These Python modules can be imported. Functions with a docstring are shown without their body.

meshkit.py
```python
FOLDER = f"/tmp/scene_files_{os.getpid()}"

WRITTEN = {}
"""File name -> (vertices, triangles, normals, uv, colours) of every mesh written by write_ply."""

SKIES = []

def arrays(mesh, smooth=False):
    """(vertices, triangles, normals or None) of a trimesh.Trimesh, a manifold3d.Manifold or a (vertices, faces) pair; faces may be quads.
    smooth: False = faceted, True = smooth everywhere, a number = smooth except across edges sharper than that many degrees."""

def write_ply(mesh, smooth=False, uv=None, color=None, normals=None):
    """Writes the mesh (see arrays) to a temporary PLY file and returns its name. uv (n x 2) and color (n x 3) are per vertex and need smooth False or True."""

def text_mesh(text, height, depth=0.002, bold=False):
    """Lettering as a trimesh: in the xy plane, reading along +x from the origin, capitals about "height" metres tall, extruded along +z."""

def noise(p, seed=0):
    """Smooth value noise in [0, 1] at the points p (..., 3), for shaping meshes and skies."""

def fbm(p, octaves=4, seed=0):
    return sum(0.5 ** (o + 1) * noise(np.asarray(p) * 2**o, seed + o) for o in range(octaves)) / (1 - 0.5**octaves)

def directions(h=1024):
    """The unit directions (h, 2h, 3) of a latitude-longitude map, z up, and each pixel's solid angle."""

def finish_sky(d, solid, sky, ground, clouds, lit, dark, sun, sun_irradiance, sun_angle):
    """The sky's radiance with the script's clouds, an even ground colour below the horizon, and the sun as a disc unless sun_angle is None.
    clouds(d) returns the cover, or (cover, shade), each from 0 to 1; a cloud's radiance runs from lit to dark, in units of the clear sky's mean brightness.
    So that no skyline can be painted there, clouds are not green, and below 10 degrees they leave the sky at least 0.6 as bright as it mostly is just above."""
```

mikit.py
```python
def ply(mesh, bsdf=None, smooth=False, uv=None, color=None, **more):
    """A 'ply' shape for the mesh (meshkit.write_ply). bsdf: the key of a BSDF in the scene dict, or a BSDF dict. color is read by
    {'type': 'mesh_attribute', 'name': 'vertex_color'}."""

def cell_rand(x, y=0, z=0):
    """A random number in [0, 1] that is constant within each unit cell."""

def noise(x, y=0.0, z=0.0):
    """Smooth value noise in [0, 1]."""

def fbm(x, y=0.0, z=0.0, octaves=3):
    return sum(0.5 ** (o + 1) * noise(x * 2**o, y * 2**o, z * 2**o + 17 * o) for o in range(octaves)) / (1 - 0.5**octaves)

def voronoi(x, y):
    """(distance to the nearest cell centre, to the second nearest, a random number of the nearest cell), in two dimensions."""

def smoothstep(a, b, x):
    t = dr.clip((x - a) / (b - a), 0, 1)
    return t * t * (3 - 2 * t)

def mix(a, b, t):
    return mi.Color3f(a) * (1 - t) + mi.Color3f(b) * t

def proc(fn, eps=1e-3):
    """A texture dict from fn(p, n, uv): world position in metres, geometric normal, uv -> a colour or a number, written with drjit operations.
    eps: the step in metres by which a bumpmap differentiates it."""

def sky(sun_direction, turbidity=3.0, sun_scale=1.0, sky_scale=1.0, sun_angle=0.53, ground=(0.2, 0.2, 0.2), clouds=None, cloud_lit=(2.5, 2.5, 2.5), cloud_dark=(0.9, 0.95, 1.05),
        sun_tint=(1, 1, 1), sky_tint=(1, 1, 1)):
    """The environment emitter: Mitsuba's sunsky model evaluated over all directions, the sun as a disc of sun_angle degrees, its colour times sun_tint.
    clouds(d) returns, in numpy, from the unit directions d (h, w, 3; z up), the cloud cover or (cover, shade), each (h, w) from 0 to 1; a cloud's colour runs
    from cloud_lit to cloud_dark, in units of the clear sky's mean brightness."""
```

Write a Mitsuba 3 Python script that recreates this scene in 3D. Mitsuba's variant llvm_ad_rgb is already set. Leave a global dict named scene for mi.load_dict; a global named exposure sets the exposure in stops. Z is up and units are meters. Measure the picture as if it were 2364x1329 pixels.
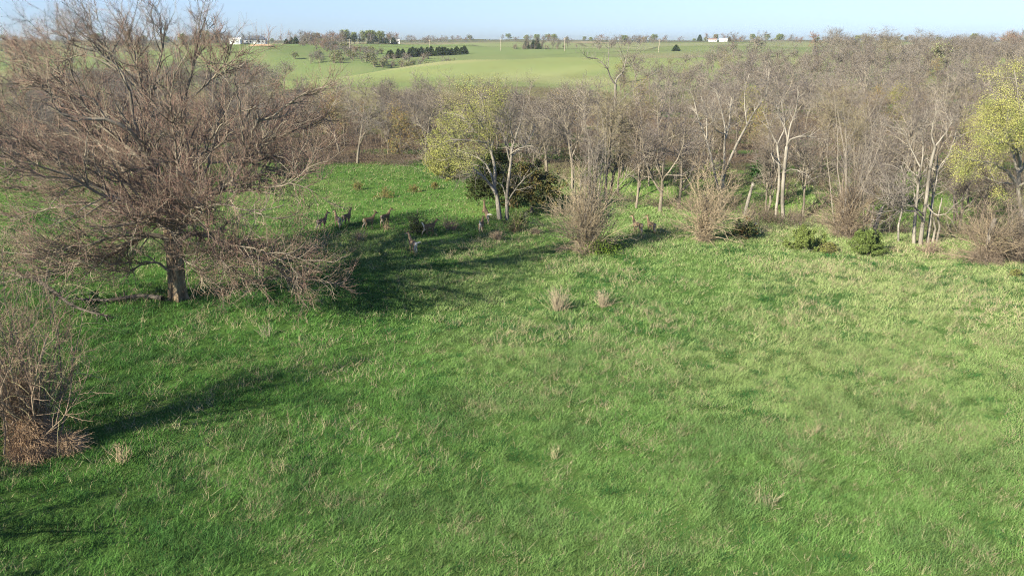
import math, random
import numpy as np, trimesh, manifold3d, mitsuba as mi, mikit, drjit as dr
from meshkit import fbm as nfbm, noise as nnoise
T = mi.ScalarTransform4f
scene, labels = {}, {}

# ---------------------------------------------------------------- camera, sky, exposure
exposure = 3.4
PITCH, CAM_H = 17.4, 15.0
HFOV = 2 * math.degrees(math.atan(1182 / 1820.0))
cp, sp = math.cos(math.radians(PITCH)), math.sin(math.radians(PITCH))
scene['camera'] = {'type': 'perspective', 'fov': HFOV, 'fov_axis': 'x', 'near_clip': 0.5, 'far_clip': 20000.0,
                   'to_world': T().look_at(origin=[0, 0, CAM_H], target=[0, cp, CAM_H - sp], up=[0, 0, 1])}
SUN_AZ, SUN_EL = 48.0, 28.0     # shadows fall SUN_AZ degrees to the right of straight ahead
sa, se = math.radians(SUN_AZ), math.radians(SUN_EL)
SUN = [-math.sin(sa) * math.cos(se), -math.cos(sa) * math.cos(se), math.sin(se)]
scene['sky'] = mikit.sky(SUN, turbidity=2.4, ground=(0.10, 0.14, 0.06), sun_tint=(.86, 1.0, 1.18), sky_tint=(.525, .515, .665))

# ---------------------------------------------------------------- terrain
def ss(a, b, x):
    t = np.clip((np.asarray(x, float) - a) / (b - a), 0, 1)
    return t * t * (3 - 2 * t)

_KY = np.array([-400, 0, 60, 95, 125, 160, 210, 260, 330, 380, 430, 500, 600, 720, 900, 1200, 2000, 3500, 4500.])
_KZ = np.array([0, 0, 0, -.6, -2.2, -3.6, -4.2, -3.2, .2, 2.6, 4.4, 2.6, 5.2, 9.2, 11.2, 12.4, 13.6, 14.6, 15.2])
from scipy.interpolate import PchipInterpolator
_BASE = PchipInterpolator(_KY, _KZ)

def H(x, y):
    x, y = np.asarray(x, float), np.asarray(y, float)
    z = _BASE(np.clip(y, -400, 4500))
    q = np.stack([x, y, 0 * x], -1)
    z = z + (nfbm(q / 16.0, 2, 3) - .5) * .7 * (1 - ss(120, 200, y)) + (nfbm(q / 3.1, 2, 5) - .5) * .26 * (1 - ss(100, 140, y))
    z = z + (nfbm(q / 90.0, 3, 8) - .5) * 7.0 * ss(140, 300, y) + (nfbm(q / 380.0, 2, 9) - .5) * 7.0 * ss(650, 1100, y)
    # creek along the right-hand wood edge and behind the pasture
    yc = np.interp(x, [-60, -20, 5, 14, 30, 60, 100], [112, 113, 102, 82, 71.5, 64, 60])
    z = z - 1.5 * np.exp(-((y - yc) / 5.5) ** 2) * ss(-5, 16, x)
    # front ridge falls away to the left, hollow behind it
    z = z - 6.0 * (1 - ss(-120, -5, x)) * ss(270, 330, y) * (1 - ss(500, 620, y))
    z = z - 5.5 * np.exp(-((y - (520 + .5 * np.minimum(x, 80))) / 48.0) ** 2) * (1 - ss(-20, 70, x))
    z = z + 6.0 * np.exp(-((x + 215) / 110.0) ** 2 - ((y - 610) / 95.0) ** 2)
    # two low crests that hide what lies behind them
    def crest(x0, y0, x1, y1, a0, a1, sig):
        dx, dy = x1 - x0, y1 - y0
        t = ((x - x0) * dx + (y - y0) * dy) / (dx * dx + dy * dy)
        d2 = (x - x0 - np.clip(t, 0, 1) * dx) ** 2 + (y - y0 - np.clip(t, 0, 1) * dy) ** 2
        return (a0 + (a1 - a0) * np.clip(t, 0, 1)) * np.exp(-d2 / sig ** 2)
    z = z + crest(-215, 590, -88, 500, 2.5, 3.6, 34) + crest(-100, 452, 70, 440, 2.2, 1.0, 26)
    # the wooded slope on the right
    z = z + 5.5 * ss(35, 210, x) * ss(110, 230, y) * (1 - ss(420, 620, y))
    return z

# ---------------------------------------------------------------- helpers
_count = {}
def key_for(name):
    _count[name] = _count.get(name, 0) + 1
    return name if _count[name] == 1 else f'{name}_{_count[name] - 1:03d}'

def tag(key, label=None, cat=None, group=None, kind=None):
    labels[key] = {k: v for k, v in dict(label=label, category=cat, group=group, kind=kind).items() if v}

def thing(name, label, cat, group=None):
    k = key_for(name)
    tag(k, label, cat, group)
    return k

def put(key, mesh, mat, color=None, smooth=False, to_world=None, kind=None):
    d = mikit.ply(mesh, mat, smooth=smooth, color=color)
    if to_world is not None:
        d['to_world'] = to_world
    scene[key] = d
    if kind:
        labels[key] = {'kind': kind}
    return d

def unit(a):
    return a / (np.linalg.norm(a, axis=-1, keepdims=True) + 1e-12)

def lin(r, g, b):
    """sRGB 0..255 to linear."""
    c = np.array([r, g, b]) / 255.0
    return np.where(c < .04045, c / 12.92, ((c + .055) / 1.055) ** 2.4)

# ---------------------------------------------------------------- materials
def vcol(rough=None):
    return {'type': 'twosided', 'bsdf': {'type': 'diffuse', 'reflectance': {'type': 'mesh_attribute', 'name': 'vertex_color'}}}
scene['painted_by_vertex'] = vcol()            # bark, twigs, fur: colour per vertex
scene['blade'] = vcol()                        # grass and leaves

def bark_color(p, n, uv):
    a = mikit.fbm(p.x * 9, p.y * 9, p.z * 1.6, 3)
    b = mikit.fbm(p.x * 30, p.y * 30, p.z * 6, 2)
    c = mikit.mix((.10, .072, .05), (.30, .235, .165), mikit.smoothstep(.3, .7, a * .6 + b * .4))
    return mikit.mix(c, (.20, .21, .15), mikit.smoothstep(.55, .75, mikit.noise(p.x * 1.3, p.y * 1.3, p.z * .9)) * .5)
def bark_height(p, n, uv):
    return mikit.fbm(p.x * 14, p.y * 14, p.z * 2.2, 3)
scene['bark'] = {'type': 'twosided', 'bsdf': {'type': 'bumpmap', 'arbitrary': mikit.proc(bark_height, .01), 'scale': .05,
                 'bsdf': {'type': 'diffuse', 'reflectance': mikit.proc(bark_color)}}}

def pasture_color(p, n, uv):
    big = mikit.fbm(p.x / 14, p.y / 14, 0, 3)
    mid = mikit.fbm(p.x / 2.2, p.y / 2.2, 3, 3)
    fine = mikit.noise(p.x * 5, p.y * 5, 1)
    g = mikit.mix(mikit.mix((.05, .105, .026), (.09, .16, .04), mikit.smoothstep(45, 75, p.y)), mikit.mix((.07, .135, .034), (.14, .21, .06), mikit.smoothstep(45, 75, p.y)), mikit.smoothstep(.3, .7, big * .5 + mid * .5))
    g = mikit.mix(g, (.16, .15, .075), mikit.smoothstep(.66, .84, mid * .7 + fine * .3) * .4)
    # leaf litter under the woods
    wob = mikit.noise(p.x / 9, p.y / 9, 7) * 14
    edge = dr.select(p.x > 6, dr.maximum(92.0 - .55 * (p.x - 6), 62.0), 106.0)
    w = mikit.smoothstep(0, dr.select(p.x > 6, 34.0, 10.0), p.y - edge + wob - 7) * (1 - mikit.smoothstep(215, 260, p.y))
    litter = mikit.mix((.085, .06, .04), (.17, .125, .085), mikit.noise(p.x * 1.7, p.y * 1.7, 2))
    litter = mikit.mix(litter, (.06, .14, .03), mikit.smoothstep(.5, .7, mikit.fbm(p.x / 11, p.y / 11, 9, 2)) * .7)
    return mikit.mix(g, litter, w)

def hill_color(p, n, uv):
    big = mikit.fbm(p.x / 70, p.y / 70, 0, 3)
    mid = mikit.fbm(p.x / 9, p.y / 14, 3, 3)
    g = mikit.mix((.15, .195, .08), (.235, .25, .125), mikit.smoothstep(.32, .68, big))
    g = mikit.mix(g, (.16, .17, .07), mikit.smoothstep(.4, .75, mid) * .5)
    g = mikit.mix(g, (.30, .255, .16), mikit.smoothstep(418, 432, p.y + 10 * mid) * (1 - mikit.smoothstep(440, 452, p.y + 10 * mid)) * mikit.smoothstep(10, -30, p.x) * .7)
    g = mikit.mix(g, (.25, .29, .12), mikit.smoothstep(330, 380, p.y) * (1 - mikit.smoothstep(430, 470, p.y)) * .5)
    # the bright green hay fields further up
    far = mikit.smoothstep(490, 520, p.y - .12 * p.x)
    g = mikit.mix(g, mikit.mix((.125, .18, .065), (.175, .205, .095), mid), far * .8)
    # ploughed and fallow strips to the right and far away
    brown = mikit.smoothstep(560, 600, p.y + .3 * mikit.noise(p.x / 40, p.y / 40) * 60) * mikit.smoothstep(50, 90, p.x)
    g = mikit.mix(g, mikit.mix((.20, .165, .115), (.25, .21, .14), mid), brown * .85)
    v1, v2, cell = mikit.voronoi((p.x + .3 * p.y) / 170, (p.y - .15 * p.x) / 120)
    plot = mikit.mix(mikit.mix((.135, .195, .07), (.22, .25, .125), mikit.smoothstep(.2, .5, cell)), (.26, .225, .15), mikit.smoothstep(.74, .78, cell))
    g = mikit.mix(g, plot, mikit.smoothstep(560, 640, p.y) * .7)
    g = mikit.mix(g, (.10, .10, .06), mikit.smoothstep(560, 640, p.y) * (1 - mikit.smoothstep(.015, .04, v2 - v1)) * .8)
    away = mikit.smoothstep(950, 1250, p.y)
    g = mikit.mix(g, mikit.mix((.10, .11, .065), (.17, .15, .10), mikit.noise(p.x / 160, p.y / 260)), away)
    w = 1 - mikit.smoothstep(240, 300, p.y + mikit.noise(p.x / 12, p.y / 12, 4) * 40 - 20)
    return mikit.mix(g, (.13, .10, .065), w * .8)
scene['pasture_ground'] = {'type': 'twosided', 'bsdf': {'type': 'diffuse', 'reflectance': mikit.proc(pasture_color)}}
scene['hill_ground'] = {'type': 'twosided', 'bsdf': {'type': 'diffuse', 'reflectance': mikit.proc(hill_color)}}

# ---------------------------------------------------------------- ground
def sheet(xs, ys):
    X, Y = np.meshgrid(xs, ys)
    v = np.stack([X.ravel(), Y.ravel(), H(X, Y).ravel()], 1)
    n, m = len(xs), len(ys)
    i, j = np.meshgrid(np.arange(m - 1), np.arange(n - 1), indexing='ij')
    a = (i * n + j).ravel()
    return v, np.vstack([np.stack([a, a + 1, a + n + 1], 1), np.stack([a, a + n + 1, a + n], 1)])
side = 95 * (4500 / 95.0) ** np.linspace(0, 1, 46)[1:]
xs = np.concatenate([-side[::-1], np.linspace(-95, 95, 200), side])
put('pasture', sheet(xs, np.concatenate([np.linspace(-120, 8, 12), np.linspace(8, 118, 150)[1:], np.linspace(118, 230, 60)[1:]])), 'pasture_ground', smooth=True)
tag('pasture', 'green spring pasture sloping gently to the wooded creek', 'pasture', kind='structure')
put('hills', sheet(xs, np.concatenate([np.linspace(230, 700, 110), 700 * (4500 / 700) ** np.linspace(0, 1, 50)[1:]])), 'hill_ground', smooth=True)
tag('hills', 'rolling green and fallow fields beyond the woods up to the horizon', 'hills', kind='structure')

# ---------------------------------------------------------------- branching
def grow(rng, start, d, length, r0, r1, nseg, wander, up=(0, 0, 0)):
    """N branches at once: points (N, nseg + 1, 3), radii (N, nseg + 1)."""
    n = len(start)
    length = np.broadcast_to(length, (n,))
    pts, d = [start], unit(d)
    up = np.asarray(up, float)
    for k in range(nseg):
        d = unit(d + rng.normal(0, wander, (n, 3)) + up)
        pts.append(pts[-1] + d * (length / nseg)[:, None])
    t = np.linspace(0, 1, nseg + 1)
    rad = np.asarray(r0).reshape(-1, 1) * (1 - t) + np.asarray(r1).reshape(-1, 1) * t
    return np.stack(pts, 1), np.broadcast_to(rad, (n, nseg + 1))

def spawn(rng, pts, rad, n, t0, t1, ang, ang_sd=10, per_length=False):
    """n children on each branch (or n per metre): start, direction, parent radius there, place along the parent."""
    N, S = pts.shape[:2]
    if per_length:
        ln = np.linalg.norm(np.diff(pts, axis=1), axis=2).sum(1)
        cnt = np.maximum(1, rng.poisson(n * ln))
    else:
        cnt = np.full(N, int(n)) + (rng.random(N) < (n - int(n)))
    idx = np.repeat(np.arange(N), cnt)
    t = rng.uniform(t0, t1, len(idx))
    f = np.clip(t * (S - 1), 0, S - 1 - 1e-6)
    i = f.astype(int)
    w = (f - i)[:, None]
    p = pts[idx, i] * (1 - w) + pts[idx, i + 1] * w
    r = rad[idx, i] * (1 - w[:, 0]) + rad[idx, i + 1] * w[:, 0]
    tan = unit(pts[idx, i + 1] - pts[idx, i])
    q = unit(np.cross(tan, rng.normal(size=(len(idx), 3))))
    a = np.radians(rng.normal(ang, ang_sd, len(idx)))[:, None]
    return p, unit(np.cos(a) * tan + np.sin(a) * q), r, t, idx

class Mesh:
    def __init__(s):
        s.v, s.f, s.c, s.n = [], [], [], 0
    def add(s, v, f, c):
        s.v.append(v); s.f.append(f + s.n); s.c.append(np.broadcast_to(c, (len(v), 3))); s.n += len(v)
    def tubes(s, pts, rad, sides, c, rng=None, vary=.18):
        N, S = pts.shape[:2]
        t = unit(np.gradient(pts, axis=1))
        ref = np.where(np.abs(t[..., 2:]) < .9, [0, 0, 1.0], [1.0, 0, 0])
        a = unit(np.cross(t, ref)); b = np.cross(t, a)
        g = np.arange(sides) * 2 * np.pi / sides
        v = pts[:, :, None] + rad[:, :, None, None] * (np.cos(g)[:, None] * a[:, :, None] + np.sin(g)[:, None] * b[:, :, None])
        i, j, k = np.meshgrid(np.arange(N), np.arange(S - 1), np.arange(sides), indexing='ij')
        o = (i * S + j) * sides
        A, B = (o + k).ravel(), (o + (k + 1) % sides).ravel()
        C, D = B + sides, A + sides
        c = np.broadcast_to(np.asarray(c, float), (N, 3)) if np.ndim(c) < 3 else c
        if rng is not None:
            c = c * (1 + rng.uniform(-vary, vary, (N, 1)))
        cc = np.repeat(c, S * sides, 0)
        if rng is not None and sides >= 5:
            q = v.reshape(-1, 3)
            cc = cc * (1 + .9 * (nfbm(q * [5, 5, 1.6], 2, 41)[:, None] - .5)) * (1 - .35 * ss(.55, .7, nfbm(q * .9, 2, 42))[:, None])
        cc = np.clip(cc, .005, .9)
        s.add(v.reshape(-1, 3), np.vstack([np.stack([A, B, C], 1), np.stack([A, C, D], 1)]), cc)
    def cones(s, p, d, length, r, c, rng, vary=.2):
        """Thin three-sided twigs that end in a point."""
        n = len(p)
        a = unit(np.cross(d, rng.normal(size=(n, 3)))); b = np.cross(d, a)
        g = np.arange(3) * 2 * np.pi / 3
        ring = p[:, None] + np.broadcast_to(r, (n,))[:, None, None] * (np.cos(g)[:, None] * a[:, None] + np.sin(g)[:, None] * b[:, None])
        v = np.concatenate([ring, (p + d * np.broadcast_to(length, (n,))[:, None])[:, None]], 1)
        o = np.arange(n) * 4
        f = np.vstack([np.stack([o + k, o + (k + 1) % 3, o + 3], 1) for k in range(3)])
        s.add(v.reshape(-1, 3), f, np.repeat(np.clip(np.broadcast_to(c, (n, 3)) * (1 + rng.uniform(-vary, vary, (n, 1))), .005, .9), 4, 0))
    def leaves(s, p, size, c, rng, vary=.25, flat=0.0):
        """Small leaf-sized faces, each a folded pair of triangles."""
        n = len(p)
        a = unit(rng.normal(size=(n, 3)) * [1, 1, 1 - flat]); b = unit(np.cross(a, rng.normal(size=(n, 3))))
        sz = np.broadcast_to(size, (n,))[:, None] * rng.uniform(.6, 1.3, (n, 1))
        v = np.stack([p - a * sz, p + b * sz * .5, p + a * sz, p - b * sz * .5], 1)
        o = np.arange(n) * 4
        s.add(v.reshape(-1, 3), np.vstack([np.stack([o, o + 1, o + 2], 1), np.stack([o, o + 2, o + 3], 1)]),
              np.repeat(np.clip(np.broadcast_to(c, (n, 3)) * (1 + rng.uniform(-vary, vary, (n, 1))), .005, .9), 4, 0))
    def get(s):
        return (np.vstack(s.v), np.vstack(s.f)), np.vstack(s.c)

def resample(poly, n):
    poly = np.asarray(poly, float)
    t = np.concatenate([[0], np.cumsum(np.linalg.norm(np.diff(poly, axis=0), axis=1))])
    from scipy.interpolate import PchipInterpolator as PI
    return PI(t, poly)(np.linspace(0, t[-1], n))

# ---------------------------------------------------------------- the big spreading tree on the left
LIMBS = [  # base radius, tip radius, points in metres from the foot of the trunk
(0.62,0.4,[(0.04,0.0,-0.07),(0.14,0.0,1.29),(0.21,0.0,2.63),(0.24,0.0,3.69),(0.33,0.0,4.73)]),
(0.3,0.1,[(0.26,0.0,3.82),(0.35,-0.8,6.17),(0.27,-1.5,8.13),(-0.14,-2.0,9.38),(-0.43,-2.5,10.14),(-1.44,-3.0,10.75),(-2.72,-3.5,10.85),(-3.81,-4.0,11.46)]),
(0.28,0.05,[(0.23,0.3,4.14),(1.1,0.6,6.15),(1.48,0.8,7.64),(1.48,1.0,8.87),(1.32,1.0,10.23),(1.6,1.0,11.64),(2.09,1.5,13.4),(2.44,1.5,14.86),(2.57,1.5,15.56)]),
(0.26,0.05,[(0.11,0.5,4.61),(-0.63,1.0,6.84),(-1.47,1.5,8.8),(-1.38,2.0,10.12),(-0.9,2.0,11.37),(-0.34,2.0,12.71),(0.1,2.2,14.2),(0.3,2.2,14.98),(0.56,2.2,15.8)]),
(0.17,0.04,[(0.0,-2.0,9.22),(-0.03,-2.0,10.65),(-0.07,-2.0,12.13),(-0.67,-2.0,13.46),(-1.49,-2.2,14.44),(-2.15,-2.2,15.2)]),
(0.2,0.04,[(-0.43,1.5,3.31),(-2.9,3.0,6.22),(-5.82,4.5,8.53),(-7.5,5.0,10.61),(-7.81,5.0,12.23),(-8.1,5.0,13.59),(-8.4,5.0,14.6),(-8.81,5.0,15.23)]),
(0.27,0.05,[(0.53,-0.2,4.13),(2.2,-0.8,5.54),(3.83,-1.4,6.9),(5.15,-1.8,8.06),(5.74,-2.0,9.27),(6.1,-2.0,10.54),(7.13,-2.4,11.33),(8.21,-2.6,12.01),(9.22,-2.8,12.62)]),
(0.24,0.05,[(1.0,-0.8,3.89),(2.65,-2.0,4.49),(4.12,-3.0,4.39),(5.31,-3.6,3.86),(6.57,-4.0,3.49),(7.64,-4.2,3.06),(8.13,-4.3,2.48),(9.87,-4.4,2.51)]),
(0.24,0.05,[(0.24,-0.5,3.81),(-0.87,-1.0,4.19),(-1.83,-1.5,3.68),(-2.83,-2.0,3.26),(-3.87,-2.3,2.96),(-5.76,-2.6,2.34),(-7.25,-3.0,2.2)]),
(0.12,0.03,[(-0.01,-0.5,1.92),(-0.77,-1.2,2.8),(-1.69,-2.0,2.54),(-2.43,-2.4,2.53),(-3.13,-3.0,3.08)]),
(0.19,0.04,[(0.77,-1.0,5.33),(0.1,-2.5,6.32),(-0.52,-4.0,6.9),(-1.14,-5.0,7.68),(-2.09,-6.0,8.67),(-3.52,-7.0,9.31)]),
(0.15,0.04,[(-0.34,1.2,4.19),(-3.41,3.0,4.59),(-6.39,4.2,4.89),(-9.39,5.0,4.39),(-12.68,6.0,3.5)]),
(0.16,0.04,[(0.27,-1.5,8.13),(-1.71,0.0,9.24),(-3.26,1.0,10.35),(-4.83,1.5,11.53),(-6.92,2.0,12.59),(-8.76,2.0,13.44)]),
(0.18,0.04,[(-0.03,1.0,3.97),(0.46,3.0,5.41),(0.89,4.5,7.04),(1.3,5.5,9.08),(1.61,6.0,10.92),(1.94,6.0,12.65)]),
(0.17,0.04,[(0.48,1.0,4.5),(1.57,3.0,5.81),(3.29,4.5,6.5),(5.21,5.5,6.74),(7.19,6.0,6.94)]),
(0.16,0.04,[(0.92,-1.0,4.95),(2.12,-3.0,7.55),(2.92,-4.5,9.82),(3.38,-5.5,11.84),(4.12,-6.0,13.5)]),
(0.15,0.04,[(1.14,-1.0,4.32),(2.83,-3.5,6.0),(5.05,-6.0,7.21),(7.27,-8.0,7.61),(8.99,-9.0,7.4)]),
(0.15,0.04,[(0.71,-1.0,4.45),(1.37,-4.0,5.64),(1.22,-6.5,6.21),(0.92,-8.5,6.25)]),
(0.14,0.04,[(0.09,1.0,4.5),(-0.77,4.0,6.31),(-0.59,6.0,7.5),(-0.08,7.5,8.28),(0.68,8.0,9.08)]),
(0.14,0.04,[(-0.39,1.5,4.38),(-3.0,4.5,6.5),(-5.55,6.5,8.69),(-6.56,7.5,10.8),(-6.33,8.0,12.96)]),
(0.13,0.03,[(3.83,-1.4,6.9),(5.65,-2.5,7.22),(7.4,-3.5,7.75),(8.93,-4.0,7.96),(10.14,-4.0,7.5)]),
(0.12,0.03,[(5.15,-1.8,8.06),(6.31,-1.0,9.13),(7.43,-0.5,9.79),(8.55,0.0,10.21),(9.55,0.0,10.57)]),
(0.11,0.03,[(1.6,1.0,11.64),(2.93,0.5,12.78),(3.76,0.2,13.73),(4.21,0.0,14.98)]),
(0.11,0.03,[(-0.9,2.0,11.37),(-1.0,1.2,12.87),(-1.06,1.0,14.4),(-1.18,0.8,15.44)]),
(0.12,0.03,[(1.48,0.8,7.64),(3.18,-0.2,9.51),(4.29,-0.8,11.0),(5.2,-1.0,12.29)]),
(0.11,0.03,[(4.12,-3.0,4.39),(5.25,-4.2,4.74),(6.65,-5.0,4.59),(8.36,-5.5,4.49),(10.04,-6.0,4.28)]),
(0.1,0.03,[(2.65,-2.0,4.49),(4.06,-3.8,3.67),(5.0,-4.6,3.3),(6.03,-5.0,3.05)]),
(0.11,0.03,[(-0.87,-1.0,4.19),(-1.57,-2.5,4.68),(-2.7,-3.6,4.59),(-4.07,-4.5,4.58),(-5.4,-5.0,4.48)]),
(0.12,0.03,[(0.78,-0.6,2.79),(2.08,-2.0,2.8),(2.5,-2.6,2.34),(2.73,-2.8,1.94)]),
(0.11,0.03,[(-7.5,5.0,10.61),(-8.12,4.0,12.23),(-8.63,3.5,13.51),(-8.84,3.0,14.5)]),
(0.12,0.03,[(-5.82,4.5,8.53),(-7.65,4.0,9.65),(-9.09,3.5,10.35),(-10.78,3.0,10.78)]),
(0.11,0.03,[(-3.26,1.0,10.35),(-4.27,0.5,12.43),(-4.34,0.0,13.96),(-3.74,-0.5,15.2)]),
(0.1,0.03,[(-0.67,-2.0,13.46),(-1.03,-1.5,14.54),(-1.25,-1.0,15.42)]),
(0.1,0.03,[(-1.03,2.0,11.14),(-1.65,3.0,13.16),(-1.64,3.5,15.22)]),
(0.12,0.03,[(-0.52,-4.0,6.9),(-2.1,-4.5,8.15),(-3.54,-5.0,9.77),(-5.14,-5.0,10.53)]),
(0.12,0.03,[(0.1,-2.5,6.32),(-1.49,-3.0,8.25),(-3.17,-3.5,9.01),(-4.77,-4.0,9.87)]),
(0.11,0.03,[(5.15,-1.8,8.06),(6.59,-2.5,9.68),(7.76,-3.0,10.75),(8.49,-3.0,11.31)]),
(0.11,0.03,[(5.73,-2.0,9.15),(5.9,-3.0,11.42),(6.01,-3.5,12.98),(6.5,-4.0,13.95)]),
(0.11,0.03,[(3.29,4.5,6.5),(5.23,4.0,8.2),(6.89,4.0,8.73),(8.35,4.0,8.6)]),
(0.11,0.03,[(-3.41,3.0,4.59),(-6.6,4.5,6.22),(-9.61,5.5,6.32),(-12.55,6.0,5.67)]),
]
TX, TY = -20.3, 45.35
def big_tree():
    rng = np.random.default_rng(11)
    foot = np.array([TX, TY, float(H(TX, TY))])
    wood, twigs = Mesh(), Mesh()
    grey, red = np.array([.205, .18, .145]), np.array([.185, .118, .10])
    trunk, limbs, lr = None, [], []
    for k, (a, b, poly) in enumerate(LIMBS):
        n = 17
        p = resample(poly, n)
        p[1:] += np.cumsum(rng.normal(0, .06, (n - 1, 3)), 0) * (k > 0)
        r = np.linspace(a, b, n) ** 1.0
        if k == 0:
            t = np.linspace(0, 1, n)
            r = .42 + .30 * np.exp(-t * 9) + .05 * t
            p[0, 2] -= .5
            trunk = (p + foot, r)
        else:
            limbs.append(p + foot); lr.append(r)
    tm = Mesh()
    # the trunk: fluted, flaring into roots
    S, sides = 26, 40
    p = resample(trunk[0], S); r = np.interp(np.linspace(0, 1, S), np.linspace(0, 1, 17), trunk[1])
    g = np.arange(sides) * 2 * np.pi / sides
    hgt = np.linspace(0, 1, S)[:, None]
    flute = 1 + (.10 + .22 * np.exp(-hgt * 6)) * np.sin(g * 5 + .6 + 2 * hgt) + .05 * np.sin(g * 11 + 3 * hgt) + .04 * rng.normal(size=(S, sides))
    v = p[:, None] + (r[:, None] * flute)[..., None] * np.stack([np.cos(g), np.sin(g), 0 * g], 1)
    i, j = np.meshgrid(np.arange(S - 1), np.arange(sides), indexing='ij')
    A = (i * sides + j).ravel(); B = (i * sides + (j + 1) % sides).ravel()
    put(big + '__trunk', (v.reshape(-1, 3), np.vstack([np.stack([A, B, B + sides], 1), np.stack([A, B + sides, A + sides], 1)])), 'bark', smooth=True)
    P, R = np.stack(limbs), np.stack(lr) * .66
    wood.tubes(P, R, 8, grey, rng)
    # hanging vines and shoots on the trunk
    # second order
    p, d, r, t, ix = spawn(rng, P, R, 2.6, .06, 1.0, 50, 15, per_length=True)
    out = unit((p - foot) * [1, 1, .25])
    ln = rng.uniform(1.5, 3.6, len(p)) * (1.15 - .45 * t)
    P2, R2 = grow(rng, p, unit(d + .5 * out), ln, np.minimum(r * .7, .065), .016, 6, .20, (-.02, 0, .07))
    low = [k for k in range(len(P)) if P[k, -1, 2] - foot[2] < 7.0]
    p, d, r, t, ix = spawn(rng, P[low], R[low], 1.2, .05, 1.0, 55, 15, per_length=True)
    P2b, R2b = grow(rng, p, unit(d + [0, 0, -.1]), rng.uniform(1.2, 3.0, len(p)) * (1.15 - .4 * t), np.minimum(r * .6, .045), .012, 6, .15, (0, 0, .03))
    P2, R2 = np.concatenate([P2, P2b]), np.concatenate([R2, R2b])
    wood.tubes(P2, R2, 5, grey * .95, rng, .3)
    tips, tr = np.concatenate([P[:, -5:], ], 0), R[:, -5:]
    # third order
    p, d, r, t, ix = spawn(rng, P2, R2, 3.3, .1, 1.0, 42, 14, per_length=True)
    P3, R3 = grow(rng, p, unit(d + [-.12, 0, .1] + .3 * unit((p - foot) * [1, 1, .3])), rng.uniform(.6, 1.7, len(p)), np.minimum(r * .75, .022), .007, 4, .20, (-.03, 0, .07))
    twigs.tubes(P3, R3, 3, grey + (red - grey) * rng.uniform(0, .9, (len(P3), 1)), rng, .3)
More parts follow.
